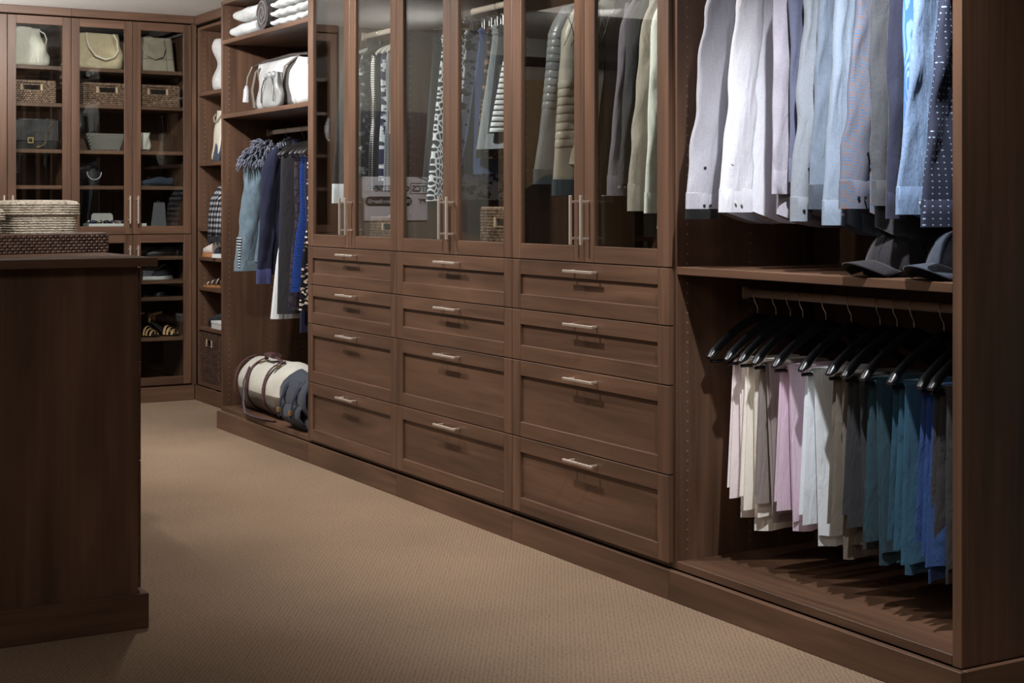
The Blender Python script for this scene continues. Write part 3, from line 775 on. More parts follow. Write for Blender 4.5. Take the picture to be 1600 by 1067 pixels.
# --- glass cabinets: clothes behind the doors
def skirt(label, loc, m, seed, w0=.15, w1=.23, top=-.115, hem=-.80, th=(.012, .028), amp=.016, group=None, cat='skirt', name='skirt', trim=None):
    t = thing(name, label, cat, loc, 0, group)
    rr = body_rings(w0, w1, th[0], th[1], top, top-.03, hem, seed, neck=w0*.97, amp=amp)
    obj('body', MB().loft(rr), m, t, smooth=True, ang=60)
    wb = [[(x*1.01, y*1.08, z) for x, y, _ in rr[1]] for z in (top-.032, top+.002)]
    obj('waistband', MB().loft([[(w0*1.0*sgp(cos(2*pi*i/28), .8), (th[0]*.9+.006)*sgp(sin(2*pi*i/28), .8), z) for i in range(28)] for z in (top-.034, top+.002)]), trim or m, t, smooth=True, ang=50)
    return t
def clip_hanger(label, loc, group):
    t = thing('clip_hanger', label, 'hanger', loc, 0, group)
    obj('hook', MB().tube(hook_pts(), .0021, 7, (0, 1, 0)), STEEL, t, smooth=True)
    obj('crossbar', MB().tube([(-.17, 0, -.080), (.17, 0, -.080)], .004, 8), STEEL, t, smooth=True)
    for s in (-1, 1):
        c = obj('clip', MB().box(s*.12-.012, s*.12+.012, -.012, -.007, -.135, -.072).box(s*.12-.012, s*.12+.012, .007, .012, -.135, -.072).box(s*.12-.012, s*.12+.012, -.012, .012, -.079, -.072), SILVER, t, bev=.001)
    return t
CG = 'clip hangers in the middle cabinet'
skirts = [
 (676, 'plain charcoal skirt beside the white-line skirt', fab('charcoal_wool', (62,63,66)), -.80, .17, .225),
 (687, 'black skirt criss-crossed with fine white lines', printed('white_lines', 'lines', lin((34,44,62)), lin((232,234,238)), 70, .15), -.83, .16, .24),
 (724, 'white skirt with ragged black flower blots', printed('black_blots', 'blotch', lin((26,28,36)), lin((226,224,232)), 30, .055), -.83, .16, .22),
 (742, 'navy blue skirt with soft pleats', fab('navy_skirt', (74,88,124)), -.72, .15, .235),
 (753, 'dark brown sequinned skirt beside the navy one', printed('brown_sequins', 'sequin', lin((40,32,30)), lin((76,60,52)), 110, .6, lin((150,120,100))), -.66, .15, .20),
 (762, 'light grey marled wool skirt', fab('grey_marl', (158,164,170), streak=(500, 500, 60), var=.2), -.62, .15, .22),
 (771, 'slate grey skirt with a plain waistband', fab('slate_skirt', (74,74,76)), -.56, .15, .20),
 (783, 'chunky white knit skirt with dark horizontal ribs', printed('rib_knit', 'stripes', lin((70,72,74)), lin((222,224,226)), 14, .22), -.56, .14, .23),
]
cp = None
for i, (u, lab, m, hem, w0, w1) in enumerate(skirts):
    y = min(5.97, max(5.06, yx(u, 3.03)))
    skirt(lab, (3.2, y, UZ), m, 500+i, w0, w1, hem=hem, group='skirts in the middle cabinet', amp=.011)
    hl_ = 'steel clip hanger gripping the ' + lab.split(' with')[0].split(' criss')[0].split(' beside')[0]
    if cp is None: cp = clip_hanger(hl_, (3.2, y, UZ), CG)
    else: dup(cp, (3.2, y, UZ), 0, hl_)

DOTT = printed('dot_trim', 'dots', lin((30,30,34)), lin((228,228,228)), 95, .38)
def dress(label, loc, m, seed, w0=.17, w1=.22, hem=-1.0, sh=-.15, th=(.015, .018), waist=.10, group=None, name='dress', cat='dress', edge=None, amp=.006, neck=.09):
    t = thing(name, label, cat, loc, 0, group)
    rr = body_rings(w0, w1, th[0], th[1], -.095, sh, hem, seed, waist=waist, amp=amp, neck=neck)
    obj('body', MB().loft(rr), m, t, smooth=True, ang=60)
    if edge:
        pts = [(min(r, key=lambda p: p[0])[0]-.002, min(r, key=lambda p: p[0])[1]-.002, r[0][2]) for r in rr[3:-2]]
        obj('edge_trim', MB().tube(pts, (.016, .012), 8, (0, 1, 0)), edge, t, smooth=True)
    return t
G1 = 'clothes in the cabinet next to the duffel bay'
lst = []
y = yx(530, 2.98)
shirt('blouse', 'black blouse with white sleeve edge and deep white cuff', 'blouse', (3.2, y, UZ), fab('black_crepe', (30,32,36)), 601, sl=.60, width=.20, sa=(.045, .052), drift=-.035, cuff_m=fab('white_cuff', (226,230,234)), length=.70, cl=.085, group=G1, hang=False, sleeve_m=None, hem=.02)
lst.append((y, 'black and white blouse'))
GD = [
 (564, 'charcoal dress scattered with pale sequins', printed('grey_sequins', 'sequin', lin((44,44,48)), lin((70,72,78)), 70, .80, lin((190,196,205))), -.72, None, .20),
 (586, 'dark dress with a white dotted braid down its edge', fab('ink_wool', (40,40,46)), -.78, DOTT, .20),
 (595, 'white and navy swirl printed dress', printed('navy_swirl', 'blotch', lin((32,40,76)), lin((214,218,228)), 22, .02, lin((60,64,84))), -.74, None, .19),
 (603, 'pale tweed dress with a zigzag hem', printed('tweed', 'dots', lin((150,152,156)), lin((86,88,94)), 120, .34), -.78, None, .19),
 (612, 'ivory ribbed dress nearest the middle cabinet', printed('ivory_rib', 'pinstripe', lin((214,210,202)), lin((170,166,158)), 30, .5), -.52, None, .19)]
for i, (u, lab, m, hem, edge, w_) in enumerate(GD):
    y = min(6.80, max(6.10, yx(u, 3.01)))
    dress(lab, (3.2, y, UZ), m, 620+i, w0=w_, w1=w_+.01, hem=hem, edge=edge, waist=.04, group=G1)
    lst.append((y, lab.split(' with')[0].split(' scatt')[0].split(' near')[0]))
hp = None
for y, lab in lst:
    lab = 'pale padded hanger inside the ' + lab
    if hp is None: hp = make_hanger('dress_hanger', lab, 'hanger', (3.2, y, UZ), plain('ivory_hanger', (.5, .48, .44), .5), half=.19, drop=.155, bar=False, tip=.014, group='hangers of the dresses')
    else: dup(hp, (3.2, y, UZ), 0, lab)

# --- cabinet with the leather jackets and coats
def ribbed_jacket(label, loc, m, seed, m2=None, quilt=True, length=.70, sl=.60, w=.225, group=None, ribs=(.06, .34), drift=-.10, sa=(.062, .058), lean=.1):
    t = thing('leather_jacket', label, 'jacket', loc, 0, group)
    obj('body', MB().loft(body_rings(w, w, .032, .030, -.085, -.145, -length, seed, amp=.006, hem=0)), m, t, smooth=True, ang=60)
    for s in (-1, 1):
        rg = sleeve_rings(s*(w-.015), -.145, sl, sa[0], sa[1], .034, .026, drift if s < 0 else .01, -.030 if s < 0 else 0, lean, seed+s, wr=.003, rows=20)
        so = obj('sleeve', MB().loft(rg), m, t, smooth=True, ang=70)
        if s > 0: continue
        for k in range(len(rg)-1):                     # padded ribs round the sleeve
            z = -rg[k][0][2]-.145
            if ribs[0] <= z <= ribs[1]:
                A, B = rg[k], rg[k+1]; rings = []
                for j in range(5):
                    q = j/4; g = 1+.034*sin(pi*q)+.010
                    cx = sum(a[0]*(1-q)+b[0]*q for a, b in zip(A, B))/len(A); cy = sum(a[1]*(1-q)+b[1]*q for a, b in zip(A, B))/len(A)
                    rings.append([(cx+(a[0]*(1-q)+b[0]*q-cx)*g, cy+(a[1]*(1-q)+b[1]*q-cy)*(1+(g-1)*1.3), a[2]*(1-q)+b[2]*q) for a, b in zip(A, B)])
                obj('padded_rib', MB().loft(rings), m2 or m, so, smooth=True, ang=80)
        cm, _ = cuff_ring(rg[-1], rg[-1][0][2]-.05, 1.04, m)
        obj('cuff', cm, fab('denim_cuff', (56,62,66)), so, smooth=True, ang=40)
    if quilt:                                          # diamond quilting over the shoulder
        mb = MB()
        for i in range(6):
            for sgn in (-1, 1):
                pts = []
                for j in range(6):
                    q = j/5; x = -.235+.03*i+sgn*.05*(q-.5); z = -.13-.14*q
                    pts.append((x, -.052-.012*sin(pi*q), z))
                mb.tube(pts, .0016, 5, (0, 1, 0))
        obj('quilting', mb, leather('quilt_thread', (.07, .065, .06)), t, smooth=True, kind='stuff')
    return t
G3 = 'jackets and coats in the cabinet next to the shirts'
LJ1 = leather('smoke_leather', lin((104,104,106)), .35); LJ2 = leather('stone_leather', lin((150,142,130)), .42)
jl = []
y = yx(862, 2.99); ribbed_jacket('smoke grey leather jacket with ribbed upper sleeve', (3.2, y, UZ), LJ1, 701, quilt=False, sl=.58, ribs=(.04, .32), drift=-.028, group=G3, sa=(.048, .048), w=.200, lean=.06); jl.append((y, 'smoke grey leather jacket'))
y = yx(886, 2.985); ribbed_jacket('stone coloured leather jacket with quilted shoulder and ribbed elbow', (3.2, y, UZ), LJ2, 703, sl=.62, ribs=(.23, .47), drift=-.012, group=G3, sa=(.058, .056), w=.205, lean=.065); jl.append((y, 'stone leather jacket'))
CO = [
 (948, 'dark taupe blazer behind the mauve grey one', (76,66,64), .62, .73, dict(sa=(.045, .042), drift=-.04, sldy=.05)),
 (966, 'mauve grey blazer with three sleeve buttons', (108,100,108), .60, .72, dict(sa=(.045, .04), drift=-.045, sldy=.03, btn=BTN_W, nbtn=2)),
 (979, 'charcoal blazer between the mauve blazer and the oatmeal cardigan', (64,62,64), .56, .73, dict(sa=(.042, .036), drift=-.04, sldy=.03)),
 (1004, 'oatmeal marl cardigan with a turned-up cuff', (164,154,142), .63, .75, dict(sa=(.05, .052), drift=-.045, cl=.085, sldy=.032)),
 (1022, 'long ivory wool coat nearest the shirts', (228,228,218), .66, .93, dict(sa=(.058, .054), drift=-.03, sldy=.03))]
for i, (u, lab, c, sl, ln, k) in enumerate(CO):
    y = max(4.06, yx(u, 2.98))
    shirt('coat' if 'coat' in lab else ('cardigan' if 'cardigan' in lab else 'blazer'), lab, 'coat' if 'coat' in lab else 'jacket', (3.2, y, UZ), fab('coat_cloth_%d' % i, c, streak=(300, 300, 40) if i > 2 else None), 720+i, sl=sl, length=ln, group=G3, hang=False, width=.195, collar=True, amp=.007, thick=(.022, .02), sb=(.022, .02), hem=.0, **k)
    jl.append((y, lab.split(' with')[0].split(' behind')[0].split(' between')[0].split(' near')[0]))
jp = None
for y, lab in jl:
    lab = 'black hanger inside the ' + lab
    if jp is None: jp = make_hanger('jacket_hanger', lab, 'hanger', (3.2, y, UZ), BLACKG, half=.19, drop=.150, bar=False, tip=.014, group='hangers of the jackets')
    else: dup(jp, (3.2, y, UZ), 0, lab)

# --- bay with the coats and dresses
BZ = 1.70; G4 = 'clothes in the bay above the duffel bag'
cl = []
y = 8.06
t = shirt('denim_jacket', 'washed denim jacket with a shaggy dark fur collar', 'jacket', (3.2, y, BZ), fab('washed_denim', (112,130,142), var=.25, streak=(30, 30, 20)), 801, sl=.58, sa=(.050, .075), sb=(.04, .034), drift=-.03, sldy=.03, thick=(.045, .04), length=.74, collar=False, group=G4, hang=False, hem=0, wr=.007, cl=.05)
mb = MB(); R = random.Random(5)
for k in range(420):
    a = R.uniform(0, 2*pi); q = R.uniform(0, 1)
    base = Vector((-.02+.20*cos(a)*(.35+.65*q)-.06, .055*sin(a)*1.3-.01, -.085-.10*q+R.uniform(-.02, .03)))
    d = Vector((cos(a)*.8-.25, sin(a)*1.0-.35, R.uniform(-.25, .75)-.9*q)).normalized()
    l = R.uniform(.045, .08)
    mb.tube([base, base+d*l*.6+Vector((0, 0, .006)), base+d*l+Vector((0, 0, -.014))], [.0065, .0045, .0006], 5)
obj('fur_collar', mb, fabric('fur', lin((52,54,66)), .7, c2=lin((150,152,168)), streak=(40, 40, 40)), t, smooth=True, kind='stuff')
rb = MB()
obj('striped_hem', MB().loft([[(-.284-.010*k/10+.012*cos(2*pi*i/8), .008+.034*sin(2*pi*i/8), -.60-.175*k/10) for i in range(8)] for k in range(11)]), printed('hem_stripe', 'stripes', lin((40,44,48)), lin((190,196,200)), 20, .5), t, smooth=True)
cl.append((y, 'washed denim jacket'))
y = 7.82; shirt('jacket', 'indigo blazer hanging beside the denim jacket', 'jacket', (3.2, y, BZ), fab('indigo', (36,38,58)), 803, sl=.62, sa=(.045, .042), drift=-.045, length=.80, thick=(.03, .03), group=G4, hang=False, hem=0, cl=.07, cuff_m=fab('indigo_cuff', (66,68,108))); cl.append((y, 'indigo blazer'))
for y, lab, c, w0, w1, hem in ((7.71, 'white silk slip dress mostly hidden by the black coat', (222,224,224), .15, .24, -1.03), ):
    dress(lab, (3.2, y, BZ), fab('white_silk', c), 805, w0, w1, hem, group=G4); cl.append((y, 'white silk slip dress'))
y = 7.655; dress('long black coat without sleeves in front of the white slip', (3.2, y, BZ), fab('black_coat', (46,44,48)), 807, .20, .22, -1.0, group=G4, name='coat', cat='coat', th=(.022, .024), waist=0); cl.append((y, 'long black coat'))
y = 7.55; dress('grey brown knit dress with a patterned bodice', (3.2, y, BZ), printed('knit_diamonds', 'lines', lin((62,54,62)), lin((40,36,44)), 40, .12), 809, .165, .20, -.98, group=G4); cl.append((y, 'grey brown knit dress'))
y = 7.475; dress('cobalt blue ruffled dress', (3.2, y, BZ), printed('cobalt_ruffle', 'stripes', lin((14,24,66)), lin((40,74,150)), 40, .35), 811, .16, .215, -.88, group=G4); cl.append((y, 'cobalt blue ruffled dress'))
y = 7.42; dress('dark navy lace dress between the cobalt and the floral ones', (3.2, y, BZ), fab('navy_lace', (40,40,62)), 813, .16, .19, -1.09, group=G4); cl.append((y, 'dark navy lace dress'))
y = 7.36; dress('black dress with small cream flowers beside the drawers', (3.2, y, BZ), printed('tiny_flowers', 'sequin', lin((22,22,28)), lin((90,66,66)), 105, .74, lin((226,210,190))), 815, .17, .215, -.97, group=G4); cl.append((y, 'black flowered dress'))
hp = None
for y, lab in cl:
    lab = 'thin pale metal hanger inside the ' + lab
    if hp is None: hp = make_hanger('thin_hanger', lab, 'hanger', (3.2, y, BZ), SILVER, half=.20, drop=.165, bar=True, tip=.008, group='thin hangers in the coat bay')
    else: dup(hp, (3.2, y, BZ), 0, lab)
# ------------------------------------------------------------------ woven things
def rrect(hx, hy, r, n=5):
    pts = []
    for cx, cy, a0 in ((hx-r, hy-r, 0), (-hx+r, hy-r, 90), (-hx+r, -hy+r, 180), (hx-r, -hy+r, 270)):
        for k in range(n): 
            a = radians(a0+90*k/(n-1)); pts.append((cx+r*cos(a), cy+r*sin(a)))
    return pts
def weave_wall(mb, A, U, Wd, Ht, nrm, cw, ch, slant=.35, hole=None, d=.0065, taper=0.0):
    "bulging strands over and under on a rectangle that starts at A and runs along U and up"
    A, U, nrm = Vector(A), Vector(U).normalized(), Vector(nrm).normalized(); Z = Vector((0, 0, 1))
    nr = max(1, round(Ht/ch)); nc = max(1, round(Wd/cw)); ch = Ht/nr; cw = Wd/nc
    for j in range(nr):
        for i in range(-1, nc+1):
            x0 = (i+(j % 2)*.5)*cw; x1 = x0+cw*.96
            x0, x1 = max(0, x0), min(Wd, x1)
            if x1-x0 < cw*.2: continue
            z0, z1 = j*ch, (j+1)*ch*1.0
            if hole and x1 > hole[0] and x0 < hole[1] and z1 > hole[2] and z0 < hole[3]: continue
            s = slant*ch
            q = [A+U*(x0)+Z*z0+nrm*(.0), A+U*(x1)+Z*(z0), A+U*x1+Z*z1, A+U*x0+Z*z1]
            c = sum(q, Vector())/4
            inn = [c+(p-c)*.55+nrm*d+(U*s*(.5 if k > 1 else -.5)) for k, p in enumerate(q)]
            b = len(mb.v); mb.v += [tuple(p) for p in q]+[tuple(p) for p in inn]
            mb.f += [(b, b+1, b+5, b+4), (b+1, b+2, b+6, b+5), (b+2, b+3, b+7, b+6), (b+3, b, b+4, b+7), (b+4, b+5, b+6, b+7)]
def wicker_basket(label, loc, w_, d_, h_, m, rotz=0, cell=(.014, .009), handle=None, group=None, cat='basket', name='wicker_basket', pale=True, face='y'):
    "open box basket, front wall facing -y of the root"
    t = thing(name, label, cat, loc, rotz, group)
    hx, hy = w_/2, d_/2
    hole = None
    if handle: hole = (hx-handle[0]/2, hx+handle[0]/2, handle[2], handle[2]+handle[1])
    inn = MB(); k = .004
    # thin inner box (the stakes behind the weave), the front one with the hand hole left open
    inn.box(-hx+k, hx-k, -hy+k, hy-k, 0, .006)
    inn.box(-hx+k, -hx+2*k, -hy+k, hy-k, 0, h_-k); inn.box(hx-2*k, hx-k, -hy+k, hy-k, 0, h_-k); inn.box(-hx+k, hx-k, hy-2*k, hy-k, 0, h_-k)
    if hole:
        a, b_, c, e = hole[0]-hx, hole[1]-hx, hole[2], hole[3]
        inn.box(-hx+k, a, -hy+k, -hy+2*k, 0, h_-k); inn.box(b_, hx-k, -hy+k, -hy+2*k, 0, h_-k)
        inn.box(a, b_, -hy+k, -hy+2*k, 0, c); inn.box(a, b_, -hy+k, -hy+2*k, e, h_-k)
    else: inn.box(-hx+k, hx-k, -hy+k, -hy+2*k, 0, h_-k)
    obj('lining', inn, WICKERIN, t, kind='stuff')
    wv = MB()
    weave_wall(wv, (-hx, -hy, 0), (1, 0, 0), w_, h_, (0, -1, 0), cell[0], cell[1], hole=hole)
    weave_wall(wv, (hx, -hy, 0), (0, 1, 0), d_, h_, (1, 0, 0), cell[0], cell[1])
    weave_wall(wv, (-hx, hy, 0), (0, -1, 0), d_, h_, (-1, 0, 0), cell[0], cell[1])
    weave_wall(wv, (hx, hy, 0), (-1, 0, 0), w_, h_, (0, 1, 0), cell[0], cell[1])
    obj('woven_strands', wv, m, t, kind='stuff')
    pts = [(x, y, h_) for x, y in rrect(hx, hy, .012, 4)]; pts.append(pts[0]); pts.append(pts[1])
    obj('rim', MB().tube(pts, .0055, 8), m, t, smooth=True)
    if hole:
        a, b_, c, e = hole[0]-hx, hole[1]-hx, hole[2], hole[3]
        f = MB(); y = -hy-.003
        f.tube([(a, y, c), (b_, y, c), (b_, y, e), (a, y, e), (a, y, c)], .0045, 6)
        h2 = obj('hand_hole_frame', f, m, t, smooth=True)
        if pale:
            for x0 in (a-.020, b_+.004): obj('rattan_wrap', MB().box(x0, x0+.016, -hy-.009, -hy, c-.002, e+.002), RAWHIDE, h2, bev=.003)
    return t
def rope_box(label, loc, w_, d_, h_, lid_h, rotz=0, group=None, coil=.0078):
    t = thing('rope_basket', label, 'basket', loc, rotz, group)
    def coils(hx0, hx1, hy0, hy1, z0, z1, r):
        n = max(1, round((z1-z0)/coil)); dz = (z1-z0)/n; rings = []
        for j in range(n):
            for q in range(5):
                u = (j+q/5)/n; g = .0042*sin(pi*q/5)
                hx = hx0+(hx1-hx0)*u; hy = hy0+(hy1-hy0)*u
                rings.append([(x, y, z0+(z1-z0)*u) for x, y in rrect(hx+g, hy+g, r, 7)])
        rings.append([(x, y, z1) for x, y in rrect(hx1, hy1, r, 7)])
        return rings
    hx, hy = w_/2, d_/2
    obj('basket_body', MB().loft(coils(hx*.90, hx*.95, hy*.90, hy*.95, 0, h_-lid_h*.3, .035)), ROPE, t, smooth=True, ang=180)
    lid = coils(hx, hx*.99, hy, hy*.99, h_-lid_h, h_-.008, .040)
    for g, z in ((.965, h_-.002), (.8, h_+.002), (.5, h_+.003), (.1, h_+.003)):
        lid.append([(x*g, y*g, z) for x, y in rrect(hx, hy, .040, 7)])
    obj('lid', MB().loft(lid), ROPE, t, smooth=True, ang=180)
    return t
# tray and the two lidded baskets on the island
AZ = 15
tr_ = wicker_basket('dark brown woven tray holding two lidded rope baskets on the island', (1.03, 5.22, 1.1205), .62, .40, .060, WICKER, radians(AZ), cell=(.019, .0100), cat='tray', name='woven_tray')
def on_tray(x, y, z=1.1275):
    a = radians(AZ); return (1.03+x*cos(a)-y*sin(a), 5.22+x*sin(a)+y*cos(a), z)
rope_box('cream coiled rope basket with lid, the taller of two on the dark tray', on_tray(.145, -.02), .232, .24, .165, .048, radians(AZ-9), 'lidded rope baskets on the tray')
rope_box('cream coiled rope basket with lid, the lower one cut off by the picture edge', on_tray(-.125, .01), .26, .26, .140, .040, radians(AZ-9), 'lidded rope baskets on the tray')

# baskets in the glass cabinets
BG = 'wicker baskets in the back cabinets'
DK = .013
bk = wicker_basket('brown wicker basket under the drawstring bag', (2.165, 9.90, 1.9222), .29, .26, .138, WICKERL, 0, cell=(.017, .0125), handle=(.10, .038, .078), group=BG)
dup(bk, (2.640, 9.90, 1.9222), 0, 'brown wicker basket under the beige rope-handled tote', BG)
dup(bk, (2.972, 9.90, 1.9222), 0, 'brown wicker basket under the taupe handbag', BG)
wicker_basket('low dark wicker basket under the patterned dresses, filled with white linen', (3.10, 6.27, 1.0866), .40, .24, .135, WICKERL, radians(-90), cell=(.016, .012), handle=(.09, .034, .075), group='baskets under the hanging clothes')
wicker_basket('tall wicker basket with knitted gloves under the white rib knit', (3.10, 5.22, 1.0866), .36, .24, .180, WICKERL, radians(-90), cell=(.016, .012), handle=(.09, .036, .105), group='baskets under the hanging clothes')
wicker_basket('tall dark wicker hamper on the corner shelf floor, nearest the corner', (3.345, 9.475, .1275), .34, .24, .322, WICKER, radians(-90), cell=(.016, .012), handle=(.07, .045, .235), group='hampers under the corner shelves', pale=True, name='wicker_hamper', cat='hamper')
wicker_basket('tall dark wicker hamper on the corner shelf floor, beside the first', (3.345, 9.115, .1275), .34, .24, .318, WICKER, radians(-90), cell=(.016, .012), handle=(.07, .045, .235), group='hampers under the corner shelves', name='wicker_hamper', cat='hamper')

# ------------------------------------------------------------------ folded throws and linens
def folded(name, label, cat, loc, w_, d_, h_, layers, m, rotz=0, seed=0, group=None, ribs=0):
    "a folded textile; its rolled edge faces -x of the root, width runs along y"
    t = thing(name, label, cat, loc, rotz, group); R = random.Random(seed)
    lh = h_/layers
    for k in range(layers):
        rings = []; dx = R.uniform(-.008, .008); n = 26
        for j in range(15):
            q = j/14; y = -w_/2+w_*q; e = 1-.25*(abs(2*q-1)**6)
            ring = []
            for i in range(n):
                f = 2*pi*i/n
                x = d_/2*sgp(cos(f), .55); z = lh*.5*e*sgp(sin(f), .72)
                ring.append((x+dx+.003*sin(9*q+f*2+seed+k), y, lh*(k+.5)+.003+z*.96+(.0022*sin(14*q+5*x/d_+k+seed) if ribs == 0 else .0042*sin(ribs*q*12.6+k))))
            rings.append(ring)
        obj('fold', MB().loft(rings), m, t, smooth=True, ang=70)
    return t
WK = fabric('white_knit', (.50, .50, .49), weave=500, var=.25); WK2 = fabric('cream_knit', (.46, .455, .44), weave=300, var=.35)
DKN = fabric('dark_fleece', (.055, .045, .042), weave=300, var=.4)
TZ = 2.2215
folded('folded_throw', 'white cotton throw folded at the bottom of the stack beside the dark roll', 'throw', (3.12, 8.10, TZ), .40, .34, .085, 1, WK, 0, 1, 'folded throws on the top shelf')
folded('folded_throw', 'white knitted throw resting on the folded cotton one', 'throw', (3.12, 8.09, TZ+.0855), .38, .34, .090, 1, WK2, 0, 2, 'folded throws on the top shelf')
r = thing('rolled_throw', 'dark brown fleece throw rolled up between the white stacks', 'throw', (3.10, 7.775, TZ))
for k, (z, h_) in enumerate(((0, .17),)):
    mb = MB(); pts = []
    spiral = [( (.078-.0022*j)*cos(j*.42), (.078-.0022*j)*sin(j*.42)) for j in range(30)]
    obj('roll', MB().loft([[(x, .082*cos(2*pi*i/24)*(1+.05*sin(3*i)), .088+.086*sin(2*pi*i/24)) for i in range(24)] for x in (-.16, -.15, 0, .15, .16)]), DKN, r, smooth=True)
    obj('roll_edge', MB().tube([(-.163, a, .088+b_) for a, b_ in spiral], .0045, 6, (1, 0, 0)), fabric('fleece_edge', (.12, .11, .11)), r, smooth=True)
for k in range(4):
    folded('folded_throw', ['chunky white knit throw, lowest of the four-high stack', 'chunky white knit throw, second from the bottom of the four-high stack', 'chunky white knit throw, third from the bottom of the four-high stack', 'chunky white knit throw on top of the four-high stack'][k],
           'throw', (3.12, 7.39, TZ+.0485*k), .54, .36, .048, 1, WK2, 0, 10+k, 'stack of white knit throws', ribs=9)
folded('folded_linen', 'white linen rolled in the low wicker basket', 'linen', (3.10, 6.27, 1.094), .22, .15, .155, 2, WK, 0, 30)
gl = thing('knitted_gloves', 'pale striped knitted gloves standing in the tall wicker basket', 'gloves', (3.06, 5.20, 1.0935))
for k in range(7):
    y = -.075+.025*k; obj('finger', MB().tube([(0, y, 0), (0, y+.002, .12), (.006*sin(k*2), y+.004, .195+.022*sin(k*1.3+.6)), (.01*sin(k*2), y+.005, .214+.022*sin(k*1.3+.6))], [.012, .0125, .0115, .005], 9), printed('glove_stripe', 'stripes', lin((70,70,72)), lin((215,215,215)), 30, .4) if k == 0 else bpy.data.materials['glove_stripe'], gl, smooth=True)

# ------------------------------------------------------------------ bags
def sack(mb, w_, d_, h_, seed, prof=None, lump=.012, n=32, rows=14, flat=.6):
    R = random.Random(seed); p = [R.uniform(0, 6.28) for _ in range(5)]; rings = []
    prof = prof or (lambda q: 1-.12*q)
    for j in range(rows+1):
        q = j/rows; g = prof(q) if not isinstance(prof(q), tuple) else None
        gx, gy = (g, g) if g is not None else prof(q)
        e = 1-.5*max(0, 1-q*rows/1.2)*.35
        ring = []
        for i in range(n):
            f = 2*pi*i/n
            l = lump*(sin(3*f+p[0]+3*q)+.7*sin(5*f+p[1]-6*q)+.6*sin(9*q+p[2]+2*f))*min(1, q*4)
            ring.append(((w_/2*gx*e)*sgp(cos(f), flat)+l*cos(f), (d_/2*gy*e)*sgp(sin(f), flat)+l*sin(f), h_*q+.004*sin(4*f+p[3])*q))
        rings.append(ring)
    mb.loft(rings); return rings
def arc(p0, p1, h_, n=13, bow=(0, 0, 0)):
    p0, p1, bow = Vector(p0), Vector(p1), Vector(bow)
    return [p0.lerp(p1, k/(n-1))+Vector((0, 0, h_*sin(pi*k/(n-1))))+bow*sin(pi*k/(n-1)) for k in range(n)]
CANV = fabric('cream_canvas', lin((206,202,190)), weave=700, var=.08)
WLE = leather('white_leather', (.50, .49, .48), .33, .6)
# white leather duffel with a drawstring pouch on the middle shelf
B1 = 1.7975
r = thing('leather_bag', 'large white leather bag with tassel and roped top on the middle shelf', 'bag', (3.19, 7.82, B1))
mb = MB(); sack(mb, .40, .66, .27, 41, lambda q: (1-.10*q-.35*max(0, q-.72), 1-.03*q), .008, 44, 16, .45)
obj('bag_body', mb, WLE, r, smooth=True, ang=80)
obj('top_cord', MB().tube([(-.10, -.33, .285), (-.13, -.15, .290), (-.12, .1, .288), (-.13, .26, .282), (-.15, .335, .262)], .008, 8), leather('dark_cord', (.05, .04, .035)), r, smooth=True)
ts = obj('tassel', MB().tube([(-.165, .335, .262), (-.19, .345, .20), (-.195, .345, .15)], .0045, 6), leather('grey_cord', (.25, .24, .22)), r, smooth=True)
obj('tassel_fringe', MB().tube([(-.195, .345, .155), (-.197, .346, .13), (-.200, .347, .06)], [.008, .016, .019], 10), WLE, ts, smooth=True)
for y0 in (.20, -.24):
    obj('strap', MB().tube([(-.205, y0, .02), (-.214, y0+.01, .12), (-.197, y0, .22), (-.12, y0-.01, .282)], (.018, .004), 8, (0, 1, 0)), leather('taupe_strap', (.14, .12, .10)), r, smooth=True)
r = thing('drawstring_pouch', 'silver grey leather drawstring pouch in front of the white bag', 'bag', (2.958, 7.66, B1))
mb = MB(); sack(mb, .060, .25, .185, 43, lambda q: (1-.35*q, 1-.28*max(0, q-.45)/.55-.25*max(0, q-.82)), .006, 36, 14, .6)
obj('pouch_body', mb, leather('silver_leather', (.27, .265, .255), .3, .4), r, smooth=True, ang=80)
for s in (-1, 1):
    obj('drawstring', MB().tube([(-.020, s*.02, .165), (-.030, s*.06, .15), (-.034, s*.085, .10), (-.034, s*.088, .03)], .0035, 6), leather('grey_cord2', (.07, .065, .06)), r, smooth=True)
for k in range(5): obj('ruffle', MB().ball((-.014+.004*(k % 2), -.06+.03*k, .172+.006*(k % 2)), .018, .018, .018, 10, 6), bpy.data.materials['silver_leather'], r, smooth=True)
r = thing('pale_bag', 'pale rounded leather bag beside the silver drawstring pouch', 'bag', (3.08, 7.27, B1))
mb = MB(); sack(mb, .26, .30, .215, 45, lambda q: (1-.5*q**2, 1-.62*q**1.6), .008, 32, 14, .7); obj('bag_body', mb, WLE, r, smooth=True, ang=80)
obj('handle', MB().tube(arc((-.05, -.06, .19), (-.05, .06, .19), .10), .006, 8), WLE, r, smooth=True)

